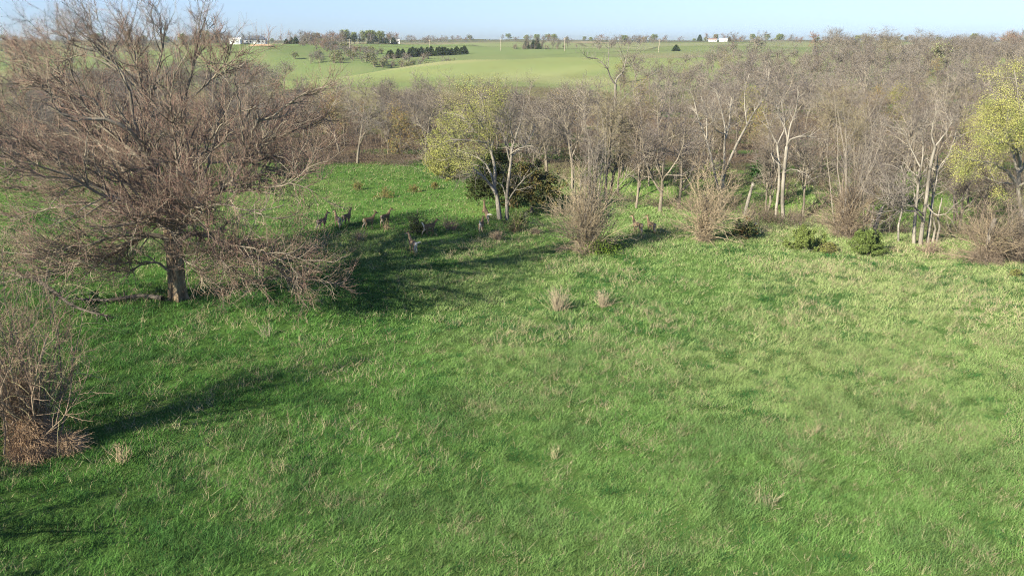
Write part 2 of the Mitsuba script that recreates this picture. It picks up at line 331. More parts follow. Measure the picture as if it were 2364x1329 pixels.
    # twigs
    p, d, r, t, ix = spawn(rng, P3, R3, 4.5, .12, 1.0, 38, 14, per_length=True)
    P4, R4 = grow(rng, p, d + [-.1, 0, .12], rng.uniform(.3, .9, len(p)), .0075, .004, 2, .12, (0, 0, .1))
    twigs.tubes(P4, R4, 3, grey * .9 + (red - grey * .9) * rng.uniform(.2, 1.2, (len(P4), 1)), rng, .35)
    # dead, pale drooping sprays low on the right and the left
    q = np.stack([limbs[k] for k in (6, 7, 25, 27)]); qr = np.stack([lr[k] for k in (6, 7, 25, 27)])
    p, d, r, t, ix = spawn(rng, q, qr, 4.5, .2, 1.0, 40, 15, per_length=True)
    P5, R5 = grow(rng, p, unit(d + [.25, -.1, -.25]), rng.uniform(.8, 1.9, len(p)), .024, .009, 6, .18, (.02, 0, .02))
    wood.tubes(P5, R5, 3, [.28, .245, .195], rng, .25)
    p, d, r, t, ix = spawn(rng, P5, R5, 3.0, .2, 1.0, 40, 15, per_length=True)
    P6, R6 = grow(rng, p, d, rng.uniform(.3, .9, len(p)), .009, .004, 2, .12, (0, 0, .05))
    twigs.tubes(P6, R6, 3, [.25, .20, .155], rng, .25)
    # shoots hanging round the trunk
    q = np.stack([P[k][:9] for k in (0, 1, 2, 6, 7)])
    p, d, r, t, ix = spawn(rng, q, np.full(q.shape[:2], .05), 26, 0, 1, 70, 20)
    P7, R7 = grow(rng, p, unit(d + [0, -.2, -.5]), rng.uniform(.7, 2.0, len(p)), .014, .005, 5, .18, (0, 0, -.06))
    twigs.tubes(P7, R7, 3, [.24, .195, .15], rng, .3)
    m, c = wood.get(); put(big + '__limbs', m, 'painted_by_vertex', c, smooth=True)
    m, c = twigs.get(); put(big + '__crown', m, 'painted_by_vertex', c)
    print('big tree', sum(map(len, wood.f)), sum(map(len, twigs.f)))
big = thing('spreading_tree', 'huge bare spreading tree with reddish twigs filling the left of the pasture', 'tree')
big_tree()

# ---------------------------------------------------------------- trees with limbs of their own
def branchy(rng, limbs, wood_c, twig_c, d2=1.3, l2=(1.0, 2.4), d3=2.0, l3=(.5, 1.3), d4=3.5, l4=(.25, .6), r4=.008, up2=.06, t2=.3, ang=45, skip=(0,), side=(0, 0, 0)):
    """Wood and twigs for limbs given as (base radius, tip radius, points). Returns the two meshes and the twigs' points."""
    wood, twigs = Mesh(), Mesh()
    P, R = [], []
    for k, (a, b, poly) in enumerate(limbs):
        p = resample(poly, 14)
        p[1:] += np.cumsum(rng.normal(0, .022, (13, 3)), 0) * (0 if k == 0 else 1)
        P.append(p); R.append(np.linspace(a, b, 14))
    P, R = np.stack(P), np.stack(R)
    wood.tubes(P, R, 7, wood_c, rng, .12)
    on = [k for k in range(len(P)) if k not in skip]
    p, d, r, t, ix = spawn(rng, P[on], R[on], d2, t2, 1.0, ang, 14, per_length=True)
    P2, R2 = grow(rng, p, unit(d + side), rng.uniform(*l2, len(p)) * (1.15 - .4 * t), np.minimum(r * .6, .05), .013, 5, .14, (0, 0, up2))
    wood.tubes(P2, R2, 4, np.asarray(wood_c) * .9, rng, .25)
    p, d, r, t, _ = spawn(rng, P2, R2, d3, .1, 1.0, 42, 14, per_length=True)
    P3, R3 = grow(rng, p, d, rng.uniform(*l3, len(p)), np.minimum(r * .7, .018), r4, 3, .14, (0, 0, up2))
    twigs.tubes(P3, R3, 3, (np.asarray(wood_c) + twig_c) / 2, rng, .3)
    p, d, r, t, _ = spawn(rng, P3, R3, d4, .1, 1.0, 40, 14, per_length=True)
    ln = rng.uniform(*l4, len(p))
    twigs.cones(p, unit(d + [0, 0, .1]), ln, r4, twig_c, rng, .3)
    return wood, twigs, np.vstack([P3[:, 1:].reshape(-1, 3), p + d * ln[:, None] * .6]), ix

def finish(key, wood, twigs, foot, leaves=None, names=('trunk', 'crown')):
    m = T().translate([float(c) for c in foot])
    a, c = wood.get(); put(f'{key}__{names[0]}', a, 'painted_by_vertex', c, smooth=True, to_world=m)
    a, c = twigs.get(); put(f'{key}__{names[1]}', a, 'painted_by_vertex', c, to_world=m)
    if leaves is not None:
        a, c = leaves.get(); put(f'{key}__leaves', a, 'blade', c, to_world=m)

def foot(x, y, sink=.1):
    return np.array([x, y, float(H(x, y)) - sink])

YELLOW_LIMBS =[
(0.24,0.17,[(-0.01,0.0,-0.22),(-0.12,0.0,1.01),(-0.26,0.0,2.15),(-0.48,0.0,2.68)]),
(0.15,0.03,[(-0.26,0.0,2.15),(-1.06,-0.5,3.56),(-1.95,-1.0,4.49),(-2.82,-1.5,5.54),(-4.03,-2.0,6.15)]),
(0.13,0.03,[(-0.3,0.0,2.31),(-0.78,0.5,3.95),(-1.35,1.0,4.93),(-2.35,1.5,5.46),(-3.58,2.0,5.8)]),
(0.17,0.03,[(-0.48,0.0,2.68),(-0.41,0.3,4.17),(-0.66,0.5,5.81),(-0.94,0.5,7.28),(-1.22,0.5,9.09),(-1.49,0.5,10.8)]),
(0.11,0.02,[(-0.66,0.5,5.81),(-2.18,1.0,7.59),(-3.67,1.5,8.93),(-5.01,2.0,9.03)]),
(0.11,0.02,[(-0.88,0.5,6.55),(-1.94,-0.5,6.96),(-3.68,-1.5,7.22),(-5.02,-2.0,6.68)]),
(0.1,0.02,[(-0.73,0.5,6.18),(-0.12,0.0,8.42),(0.26,-0.5,10.23)]),
(0.1,0.02,[(-0.94,0.5,7.28),(-1.96,-1.0,9.22),(-2.53,-2.0,10.5)]),
(0.09,0.02,[(-0.94,0.5,7.1),(-1.29,2.5,8.18),(-2.49,4.0,8.79)]),
(0.08,0.02,[(-1.24,-0.5,3.67),(-2.27,-2.0,4.35),(-3.64,-3.0,4.34)]),
]
SLENDER_LIMBS =[
(0.17,0.13,[(0.07,0.0,-0.19),(0.0,0.0,1.49),(0.08,0.0,2.99),(0.23,0.0,4.1)]),
(0.13,0.02,[(0.23,0.0,4.1),(0.34,0.2,5.91),(0.67,0.4,7.15),(1.1,0.4,8.77),(1.24,0.4,10.36)]),
(0.09,0.02,[(0.08,0.0,1.49),(0.67,-0.6,2.73),(1.58,-1.0,3.83),(2.37,-1.2,4.48)]),
(0.09,0.02,[(0.3,0.2,5.18),(-0.17,0.5,6.96),(-0.42,0.5,8.76)]),
(0.08,0.02,[(0.3,0.2,5.54),(1.57,1.5,6.47),(2.63,2.5,7.84)]),
(0.08,0.02,[(0.6,0.3,6.98),(0.31,-1.0,8.89),(0.38,-1.5,10.31)]),
(0.07,0.02,[(0.3,0.2,5.73),(1.28,-1.0,6.5),(2.22,-2.0,6.73)]),
(0.07,0.02,[(0.0,0.0,1.49),(-0.56,1.0,3.0),(-1.15,2.0,3.09)]),
]
RIGHT_LIMBS =[
(0.22,0.15,[(-0.0,0.0,-0.03),(-0.69,0.0,1.42),(-1.35,0.0,3.12),(-1.81,0.0,4.46)]),
(0.13,0.03,[(-1.81,0.0,4.46),(-3.17,-0.5,5.69),(-5.24,-1.0,6.58),(-7.16,-1.5,6.81)]),
(0.13,0.03,[(-1.68,0.0,4.12),(-2.45,0.5,7.34),(-3.84,0.8,9.09),(-5.2,1.0,9.07)]),
(0.14,0.03,[(-1.81,0.0,4.46),(-1.98,0.3,7.69),(-2.8,0.3,10.57),(-3.65,0.3,13.05)]),
(0.12,0.03,[(-1.93,0.0,5.45),(-0.71,0.5,7.99),(-0.09,0.5,10.55),(-0.22,0.5,12.73)]),
(0.1,0.03,[(-2.06,0.0,6.43),(-4.57,-1.5,9.16),(-6.14,-2.5,11.07)]),
(0.1,0.03,[(-2.12,0.0,7.08),(-0.94,2.0,9.79),(-1.36,3.0,11.67)]),
(0.1,0.03,[(-1.81,0.0,4.46),(-1.36,-1.5,5.69),(-0.59,-2.5,6.48)]),
(0.09,0.03,[(-1.81,0.0,4.79),(-1.94,2.0,4.45),(-3.18,3.0,4.97)]),
(0.09,0.03,[(-2.06,0.0,6.11),(-4.65,-2.5,8.04),(-6.8,-4.0,8.22)]),
(0.09,0.03,[(-2.18,0.0,7.41),(-2.42,-1.0,9.42),(-3.17,-2.0,13.13)]),
(0.07,0.02,[(-0.75,0.0,1.59),(-1.92,-0.8,0.75),(-2.54,-1.4,1.74),(-3.21,-1.8,3.48)]),
]
FORK_LIMBS =[
(0.3,0.24,[(0.03,0.0,0.2),(-0.07,0.0,1.52),(0.05,0.0,2.36)]),
(0.19,0.05,[(0.05,0.0,2.36),(1.1,0.0,5.21),(2.05,0.0,7.47),(2.82,0.0,9.03),(3.94,0.5,10.76),(3.93,0.5,13.16)]),
(0.17,0.05,[(-0.04,0.0,2.22),(0.15,0.5,3.77),(0.1,0.8,6.48),(-0.45,0.8,8.74),(-1.21,0.8,10.96)]),
(0.14,0.04,[(0.14,0.8,6.03),(0.51,1.0,7.82),(0.49,1.0,10.29)]),
(0.2,0.05,[(-0.18,0.6,-0.0),(-0.87,1.0,3.0),(-1.8,1.2,5.98),(-2.73,1.2,8.03),(-3.29,1.2,10.05)]),
(0.1,0.03,[(-1.8,1.2,5.98),(-1.92,1.0,8.27),(-2.62,1.0,10.29)]),
(0.09,0.03,[(2.05,0.0,7.47),(1.97,1.0,10.06),(2.24,1.5,12.69)]),
(0.07,0.02,[(0.1,0.8,6.48),(-1.62,-1.0,7.56),(-2.33,-1.5,9.36)]),
]
TWIN_LIMBS =[
(0.21,0.16,[(0.24,0.0,0.95),(-0.09,0.0,3.45),(-0.14,0.0,5.43),(-0.13,0.0,7.57)]),
(0.11,0.03,[(-0.13,0.0,7.57),(-0.08,-0.5,8.12),(0.74,-0.8,8.5),(1.83,-1.0,8.33)]),
(0.12,0.03,[(-0.13,0.0,7.57),(-0.32,0.3,8.88),(-0.87,0.6,9.92),(-1.38,0.6,11.13)]),
(0.11,0.03,[(-0.11,0.0,7.37),(0.07,0.3,9.26),(0.48,0.5,10.76),(0.47,0.5,12.26)]),
(0.17,0.1,[(-0.21,0.8,0.86),(-0.22,0.8,3.3),(-0.38,0.8,5.7),(-0.74,0.8,7.66)]),
(0.09,0.02,[(-0.5,0.8,6.1),(-1.53,0.0,6.79),(-1.36,-0.3,6.06),(-1.26,-0.3,5.47)]),
(0.09,0.02,[(-0.74,0.8,7.66),(-1.51,1.0,9.0),(-1.89,1.2,10.33)]),
(0.07,0.02,[(-0.24,0.0,4.83),(0.38,-0.5,5.58),(1.28,-0.8,5.35),(1.98,-1.0,4.33)]),
(0.08,0.02,[(-0.74,0.8,7.66),(0.1,2.0,9.49),(-0.0,3.0,11.35)]),
]
CLUSTER_LIMBS =[
(0.2,0.1,[(0.32,0.0,-0.31),(0.21,0.0,2.08),(0.19,0.0,3.92),(0.1,0.0,5.88),(0.22,0.0,7.81)]),
(0.17,0.09,[(0.06,0.5,-0.09),(0.06,0.6,1.95),(-0.02,0.7,4.12),(-0.15,0.8,6.09)]),
(0.15,0.08,[(1.11,0.6,-0.05),(1.1,0.6,2.12),(1.1,0.7,4.12),(1.07,0.8,6.09)]),
(0.13,0.06,[(1.66,0.8,-0.1),(1.48,0.6,1.44),(1.05,0.3,2.52)]),
(0.12,0.05,[(1.89,0.8,-0.06),(1.89,0.5,1.46),(1.55,0.3,2.52),(1.54,0.2,3.88)]),
(0.1,0.02,[(0.21,0.0,2.08),(-1.32,-1.0,3.13),(-2.75,-1.6,3.25),(-4.29,-2.0,4.93)]),
(0.09,0.02,[(0.23,0.0,2.58),(-1.71,-1.2,3.98),(-3.03,-2.0,4.93)]),
(0.09,0.02,[(0.24,0.0,3.59),(0.75,-0.8,2.92),(1.42,-1.2,3.49)]),
(0.08,0.02,[(-0.15,0.8,6.09),(-1.21,1.0,7.69),(-1.89,1.0,8.98)]),
(0.09,0.02,[(0.22,0.0,7.81),(-0.15,0.0,9.08),(-0.08,0.0,10.64)]),
(0.08,0.02,[(0.22,0.0,7.81),(1.13,0.5,8.71),(1.73,1.0,9.61)]),
(0.08,0.02,[(-0.15,0.8,6.09),(-0.39,0.8,8.04),(-0.96,0.8,9.63)]),
(0.07,0.02,[(1.07,0.8,6.09),(2.06,1.2,7.34),(2.61,1.5,8.93)]),
(0.1,0.05,[(-0.68,1.5,0.11),(-0.8,1.5,1.58),(-0.76,1.5,2.95),(-0.8,1.5,4.31),(-1.38,1.5,5.98)]),
(0.08,0.02,[(-0.76,1.5,2.95),(-2.0,1.0,4.07),(-2.52,1.0,5.4)]),
]
DEAD_LIMBS =[
(0.42,0.3,[(0.49,0.0,-0.42),(0.3,0.0,4.47),(-0.1,0.0,8.88),(-0.21,0.0,11.71)]),
(0.26,0.05,[(-0.21,0.0,11.71),(-1.3,-0.5,13.23),(-1.67,-0.8,14.3),(-2.3,-1.0,14.94),(-3.43,-1.0,15.93),(-4.98,-1.0,16.21)]),
(0.26,0.05,[(-0.21,0.0,11.71),(0.04,0.5,12.62),(1.07,0.8,13.76),(1.37,0.8,15.55),(1.77,0.8,18.17)]),
(0.14,0.03,[(-1.67,-0.8,14.3),(-1.58,0.0,16.41),(-1.55,0.5,19.22)]),
(0.16,0.04,[(1.18,0.8,14.62),(2.47,2.0,14.59),(3.02,2.5,15.59),(4.24,3.0,16.88)]),
(0.11,0.03,[(-3.43,-1.0,15.93),(-5.07,-2.0,16.22),(-6.79,-3.0,17.68)]),
(0.11,0.03,[(1.37,0.8,15.55),(0.6,0.0,17.11),(-0.1,-1.0,18.51)]),
(0.11,0.03,[(3.02,2.5,15.59),(3.76,3.0,17.45),(5.02,3.0,19.24)]),
(0.16,0.04,[(0.08,0.0,8.15),(2.16,1.0,9.92),(4.49,2.0,11.69),(6.23,2.5,13.13),(7.72,3.0,13.84)]),
]
PALE, GREY, TAN = np.array([.30, .275, .24]), np.array([.20, .178, .155]), np.array([.30, .245, .175])
TW_PURPLE, TW_BROWN, TW_OLIVE = np.array([.152, .132, .122]), np.array([.165, .132, .105]), np.array([.185, .165, .108])
TW_GREY = np.array([.165, .148, .135])
LEAF_YELLOW = np.array([.305, .315, .10])

def leafy(rng, pts, n, size, c, spread=.25, keep=None):
    lv = Mesh()
    p = pts if keep is None else pts[keep(pts)]
    q = p[rng.integers(0, len(p), n)] + rng.normal(0, spread, (n, 3))
    w = nfbm(q / .8, 2, 31)[:, None]
    col = (c + (np.array([.16, .20, .07]) - c) * ss(.52, .32, w) * .8) * rng.uniform(.8, 1.2, (n, 1))
    lv.leaves(q, size, col, rng, .25)
    return lv

rng = np.random.default_rng(21)
k = thing('leafing_tree', 'tree in yellow green young leaf with forked pale trunk in mid pasture', 'tree')
w, t, pts, _ = branchy(rng, YELLOW_LIMBS, PALE * .85, TW_OLIVE, d2=1.9, d3=2.6, d4=4.5, l2=(1.0, 2.7))
finish(k, w, t, foot(-1.05, 67.5), leafy(rng, pts, 24000, .040, LEAF_YELLOW, .22, lambda q: (q[:, 2] > 4.8) & (q[:, 0] < .9)))
k = thing('slender_tree', 'slender bare grey tree directly right of the yellow green forked tree', 'tree')
w, t, pts, _ = branchy(rng, SLENDER_LIMBS, PALE * .75, TW_PURPLE, d2=2.0, d3=2.6, d4=4.5, l2=(.8, 2.0))
finish(k, w, t, foot(-.45, 66.9))
k = thing('leafing_tree', 'large yellow green tree at the right edge of the picture', 'tree')
w, t, pts, _ = branchy(rng, RIGHT_LIMBS, PALE * .8, TW_OLIVE, d2=1.6, d3=2.2, d4=3.5, l2=(1.0, 2.6))
finish(k, w, t, foot(40.4, 59.7), leafy(rng, pts, 52000, .040, LEAF_YELLOW * [1.05, 1.03, 1.1], .25, lambda q: q[:, 2] > 4.0))
k = thing('forked_tree', 'pale bare tree splitting into a wide V behind the tan bush', 'tree')
w, t, pts, _ = branchy(rng, [(a * .85, b, p) for a, b, p in FORK_LIMBS], PALE * .95, TW_PURPLE, d2=2.0, d3=3.0, d4=5, t2=.45, l2=(.8, 2.4), r4=.011)
finish(k, w, t, foot(22.7, 84.4, .4))
k = thing('twin_tree', 'tall pale twin trunked bare tree with dead side branches', 'tree')
w, t, pts, _ = branchy(rng, [(a * .85, b, p) for a, b, p in TWIN_LIMBS], PALE * .95, TW_PURPLE, d2=2.0, d3=2.8, d4=4.5, t2=.4, l2=(.7, 2.0), skip=(0, 4), r4=.010)
finish(k, w, t, foot(24.9, 71.6, .5))
k = thing('multi_stem_tree', 'clump of pale leaning bare trunks at the pasture edge on the right', 'tree')
w, t, pts, _ = branchy(rng, [(a * .85, b, p) for a, b, p in CLUSTER_LIMBS], PALE * .92, TW_PURPLE, d2=2.4, d3=3.0, d4=5, t2=.5, l2=(.8, 2.4), skip=(0, 3, 4), r4=.009)
finish(k, w, t, foot(31.2, 59.0, .3))
k = thing('dead_tree', 'tall dead tree with crooked bare arms rising above the woods', 'tree')
w, t, pts, _ = branchy(rng, [(a * .6, b * .8, p) for a, b, p in DEAD_LIMBS], PALE * .65, TW_PURPLE * 1.2, d2=1.1, d3=1.1, d4=1.6, l2=(1.2, 3.2), r4=.014)
finish(k, w, t, foot(18.0, 140.0, 1.0))

# leaning broken stumps by the creek
for (x, y, top, r, lab) in ((30.0, 63.8, (.55, .3, 2.3), .17, 'pale leaning broken trunk standing left of the pale trunk clump'),
                            (18.6, 61.6, (.9, .4, 1.0), .11, 'short dark leaning stump right of the small dark bush'),
                            (21.2, 70.5, (.55, .3, 3.0), .15, 'pale snapped stem leaning in the creek brush behind the tan bush')):
    s = thing('broken_trunk', lab, 'tree trunk')
    f = foot(x, y, .2)
    m = Mesh()
    p = resample([(0, 0, 0), (top[0] * .4, top[1] * .5, top[2] * .5), top], 9)
    m.tubes((f + p)[None], np.linspace(r * 1.25, r * .8, 9)[None], 9, PALE * (.6 if top[2] > 1.5 else .3), rng, .05)
    e = (f + p)[-1]
    m.cones(e + rng.normal(0, r * .35, (7, 3)) * [1, 1, .1] - [0, 0, .05], unit(np.array([top[0], top[1], top[2]]) + rng.normal(0, .25, (7, 3))), rng.uniform(.15, .45, 7), r * .35, PALE, rng)
    a, c = m.get(); put(s, a, 'painted_by_vertex', c)

# ---------------------------------------------------------------- bushes of many stems
def stems(rng, n, base_r, trunk_h, height, spread, c, twig_c, up=.12, r=.03, d3=2.6, l3=(.5, 1.3), d4=4.0, l4=(.25, .6), low=0, wander=.10, r4=.007):
    wood, twigs = Mesh(), Mesh()
    p = rng.normal(0, base_r, (n, 3)) * [1, 1, 0] + [0, 0, 1] * rng.uniform(0, trunk_h, (n, 1))
    az = rng.uniform(0, 2 * np.pi, n); el = np.radians(rng.uniform(*spread, n))
    d = np.stack([np.cos(az) * np.cos(el), np.sin(az) * np.cos(el), np.sin(el)], 1)
    P, R = grow(rng, p, d, rng.uniform(.55, 1.0, n) * height * (.55 + .45 * np.sin(el)), r * rng.uniform(.6, 1.3, n), .008, 7, wander, (0, 0, up))
    wood.tubes(P, R, 4, c, rng, .25)
    p, d, rr, t, _ = spawn(rng, P, R, d3, .15, 1, 35, 14, per_length=True)
    P3, R3 = grow(rng, p, d, rng.uniform(*l3, len(p)), np.minimum(rr * .7, .014), r4 * .8, 3, .13, (0, 0, up * .7))
    twigs.tubes(P3, R3, 3, (np.asarray(c) + twig_c) / 2, rng, .3)
    p, d, rr, t, _ = spawn(rng, P3, R3, d4, .1, 1, 38, 14, per_length=True)
    twigs.cones(p, d, rng.uniform(*l4, len(p)), r4, twig_c, rng, .3)
    return wood, twigs, P, np.vstack([P3[:, 1:].reshape(-1, 3)])

def vine_mass(rng, m, n, radius, height, c, droop=.5, r=.006, ln=(.3, .9), centre=(0, 0)):
    """Dead vine and old grass wrapped round the foot of a bush."""
    z = rng.uniform(0, 1, n) ** 1.2
    a = rng.uniform(0, 2 * np.pi, n)
    rad = radius * (1 - .65 * z) * np.sqrt(rng.uniform(.15, 1, n))
    p = np.stack([np.cos(a) * rad + centre[0], np.sin(a) * rad + centre[1], z * height], 1)
    d = unit(np.stack([np.cos(a), np.sin(a), 0 * a], 1) * .6 + rng.normal(0, .7, (n, 3)) + [0, 0, -droop])
    P, R = grow(rng, p, d, rng.uniform(*ln, n), r, r * .6, 3, .25, (0, 0, -.1))
    m.tubes(P, R, 3, c, rng, .4)

# the near bush at the bottom left, wrapped in dead vine
k = thing('vine_bush', 'near straggly bare bush wrapped in reddish dead vine at lower left', 'bush')
rng = np.random.default_rng(31)
w, t, P, pts = stems(rng, 54, .34, 1.0, 7.8, (64, 89), np.array([.24, .19, .15]), TW_BROWN * [1.1, 1.0, .95], up=.09, r=.040, d3=2.8, l3=(.5, 1.5), d4=4.6, l4=(.2, .6), wander=.15, r4=.0065)
p, d, rr, tt, _ = spawn(rng, P, np.full(P.shape[:2], .02), 2.2, .3, 1, 60, 20)
A, R = grow(rng, p, unit(d + [.3, 0, 0]), rng.uniform(.9, 2.6, len(p)), .011, .004, 7, .16, (0, 0, -.10))
t.tubes(A, R, 3, [.27, .25, .15], rng, .3)
f = foot(-18.3, 27.0)
m = T().translate(f.tolist())
a, c = w.get(); put(k + '__stems', a, 'painted_by_vertex', c, smooth=True, to_world=m)
a, c = t.get(); put(k + '__twigs', a, 'painted_by_vertex', c, to_world=m)
v = Mesh(); vine_mass(rng, v, 4800, .95, 1.9, np.array([.33, .23, .155]), .5, .006, (.25, .7)); vine_mass(rng, v, 2600, .55, 3.4, np.array([.235, .17, .12]), .3, .006, (.3, .8))
vine_mass(rng, v, 900, .5, .8, np.array([.33, .24, .165]), .3, .006, (.3, .9), (1.25, .1))
a, c = v.get(); put(k + '__vines', a, 'painted_by_vertex', c, to_world=m)
tag(k + '__vines', 'reddish brown dead vines round the foot')

def vine_tree(x, y, label, seed, n, height, spread, c, tw, vr, vh, green=0, nv=2600, rise=None, **kw):
    rng = np.random.default_rng(seed)
    k = thing('brushy_tree', label, 'tree')
    w, t, P, pts = stems(rng, n, .22, 1.9, height, spread, c, tw, **kw)
    w.tubes(resample([(0, 0, -.3), (.06, 0, .8), (.02, .05, 1.9), (.1, 0, 3.2)], 8)[None], np.linspace(.3, .16, 8)[None], 9, GREY, rng)
    vine_mass(rng, t, nv, vr, vh, tw * 1.05, .35, .007, (.3, .9))
    if rise:
        w2, t2, _, _ = stems(rng, rise[0], .25, 2.0, rise[1], (66, 88), GREY * 1.1, TW_GREY, up=.05, r=.05, d3=1.6, d4=3.4, l3=(.6, 1.6), r4=.009)
        for a, b in ((w, w2), (t, t2)):
            v, c2 = b.get(); a.add(v[0], v[1], c2)
    finish(k, w, t, foot(x, y, .05), None, ('stems', 'crown'))
    if green:
        lv = Mesh()
        q = rng.normal(0, 1, (green, 3)) * [.75, .6, .45] + [.9, -.3, .55]
        lv.leaves(q[q[:, 2] > 0], .06, np.array([.10, .155, .03]), rng, .35)
        a, c = lv.get(); put(k + '__leaves', a, 'blade', c, to_world=T().translate(foot(x, y).tolist()))
    return k
vine_tree(5.5, 56.2, 'tan brushy tree fanning from one foot nearest the middle of the pasture', 41, 140, 5.7, (20, 84), TAN, np.array([.28, .235, .175]), .75, 2.4, 2600, rise=(22, 10.6), up=.06, d3=2.6, d4=4.0, wander=.19)
vine_tree(14.8, 59.2, 'round tan bush on a short stem right of the two standing deer', 42, 85, 6.3, (2, 86), TAN * 1.05, np.array([.29, .235, .17]), .45, 1.6, nv=1400, up=.05, d3=3.0, d4=4.2, wander=.18, l3=(.4, 1.0))
vine_tree(26.8, 62.0, 'reddish trunked tree wrapped in brush between the two green shrubs', 43, 80, 4.6, (0, 80), TAN * .95, TW_BROWN * 1.1, 1.0, 4.0, nv=2600, rise=(22, 11.0), up=.07, d3=3.0, d4=4.2, wander=.2)
vine_tree(33.2, 53.3, 'low tangled bush of arching brown stems at the right pasture edge', 44, 85, 4.4, (5, 80), TAN * .85, TW_BROWN * 1.1, 1.2, 1.2, nv=1600, up=-.01, d3=2.8, d4=4.0, wander=.17)
vine_tree(36.2, 54.0, 'dark brown tangle of stems in the lower right corner of the wood edge', 45, 70, 4.6, (15, 85), GREY * .9, TW_BROWN * .8, 1.2, 1.2, nv=1400, up=.03, d3=2.8, d4=4.0, wander=.2)

# ---------------------------------------------------------------- junipers and shrubs
def sprays(rng, m, p, d, size, c, n=5, vary=.3):
    """Flat needle sprays: n slender faces fanned round each direction."""
    p, d = np.repeat(p, n, 0), np.repeat(d, n, 0)
    dd = unit(d + rng.normal(0, .45, p.shape))
    s = unit(np.cross(dd, rng.normal(size=p.shape))) * .22
    L = (size * rng.uniform(.6, 1.3, len(p)))[:, None]
    v = np.stack([p - s * L, p + s * L, p + dd * L], 1)
    o = np.arange(len(p)) * 3
    col = np.repeat(np.broadcast_to(c, (len(p) // n, 3)), n, 0) * (1 + rng.uniform(-vary, vary, (len(p), 1)))
    m.add(v.reshape(-1, 3), np.stack([o, o + 1, o + 2], 1), np.repeat(np.clip(col, .004, .9), 3, 0))

def juniper(x, y, label, seed, h, r, bare, c1, c2, n=130, flat=.0, name='juniper', lean=0):
    rng = np.random.default_rng(seed)
    k = thing(name, label, 'tree')
    wood, fol = Mesh(), Mesh()
    wood.tubes(resample([(0, 0, -.2), (.04, .05, h * .4), (lean, 0, h * .9)], 9)[None], np.linspace(.17, .03, 9)[None], 8, GREY * .55, rng)
    z = bare + (h - bare) * rng.uniform(0, 1, n) ** 1.1
    u = (z - bare) / (h - bare)
    az = rng.uniform(0, 2 * np.pi, n)
    ln = r * (1 - u ** (2.2 if flat else 1.2)) ** .8 * rng.uniform(.55, 1.1, n) + .25
    d = np.stack([np.cos(az), np.sin(az), rng.uniform(-.1, .35, n)], 1)
    P, R = grow(rng, np.stack([lean * z / h, 0 * z, z], 1), d, ln, .03, .008, 5, .1, (0, 0, .02))
    wood.tubes(P, R, 4, GREY * .7, rng)
    p, d, rr, t, ix = spawn(rng, P, R, 8, .2, 1.0, 40, 15, per_length=True)
    p2, d2, _, _, ix2 = spawn(rng, *grow(rng, p, d, rng.uniform(.25, .7, len(p)), .006, .003, 2, .1, (0, 0, .05)), 7, .1, 1.0, 35, 15, per_length=True)
    w = nfbm((p2 + [x, y, 0]) / .8, 2, seed)[:, None]
    sprays(rng, fol, p2, d2, .17, np.asarray(c1) + (np.asarray(c2) - c1) * ss(.4, .65, w), 4)
    finish(k, wood, fol, foot(x, y, 0), None, ('trunk', 'foliage'))
JG, JB = np.array([.064, .090, .040]), np.array([.15, .125, .05])
juniper(-1.4, 72.5, 'dark green juniper spreading low behind the forked pale trunk', 51, 5.3, 3.0, 1.1, JG, np.array([.06, .075, .028]), 190)
juniper(1.75, 69.6, 'bronze green juniper with a bare foot in the middle of the pasture', 52, 4.4, 2.9, 1.15, JG * 1.2, JB, 150, flat=1)
juniper(18.1, 60.2, 'small dark juniper bush on the grass right of the round tan bush', 53, 1.25, .8, .05, JG * 1.1, np.array([.13, .085, .04]), 60)

def shrub(x, y, w, h, label, seed, leaf_c, stem_c, n_leaf, name='shrub', n=40, size=.055, cat='shrub', group=None, dark_low=0, tw=None, lean=0):
    rng = np.random.default_rng(seed)
    k = thing(name, label, cat, group)
    wd, t, P, pts = stems(rng, n, w * .12, .1, max(h, w * .55) * 1.05, (15, 88), stem_c, np.asarray(stem_c if tw is None else tw) * 1.05, up=.03, r=.013, d3=3.2, l3=(.15, .45), d4=5, l4=(.08, .25), wander=.16, r4=.005)
    lv = None
    if n_leaf:
        s = np.array([w / 2, w / 2, h])
        q = pts[rng.integers(0, len(pts), n_leaf)] + rng.normal(0, .07, (n_leaf, 3))
        q = q[(((q / s) ** 2).sum(1) < 1.05) & (q[:, 2] > .08)]
        lv = Mesh(); lv.leaves(q, size, leaf_c, rng, .35)
    finish(k, wd, t, foot(x, y, 0), lv, ('stems', 'twigs'))
SH_G = np.array([.135, .175, .055])
shrub(22.0, 57.2, 3.4, 1.95, 'rounded bright green shrub, left of the two at the pasture edge', 61, SH_G, GREY, 22000)
shrub(23.3, 56.2, 1.3, .85, 'small olive shrub leaning out right of the left green shrub', 62, SH_G * [1.15, .95, 1], TW_BROWN, 1800)
shrub(25.8, 55.9, 3.2, 1.95, 'rounded dark green shrub, right of the two at the pasture edge', 63, SH_G * [.85, .9, .9], GREY * .8, 22000)
shrub(-7.6, 62.0, 2.3, 1.9, 'dark green spiky bush beside the deer with the raised tail', 64, np.array([.055, .085, .03]), GREY * .6, 2600, n=60)
shrub(-5.0, 62.7, 1.5, 1.3, 'small purplish brown dead bush between the dark bush and bounding deer', 65, SH_G, np.array([.23, .16, .135]), 0, n=60)
shrub(.25, 63.0, 1.9, 1.2, 'brown shrub with green shoots before the foot of the slender grey tree', 66, SH_G, np.array([.24, .17, .12]), 900, n=60)
shrub(.5, 65.0, 1.3, 1.6, 'leafy green sapling clump at the base of the slender grey tree', 67, SH_G * 1.1, GREY, 2200, n=24)
shrub(33.0, 49.5, .9, .55, 'tiny olive shrub alone on the grass at far right', 68, SH_G * [1.1, .9, 1], TW_BROWN, 700, n=16)
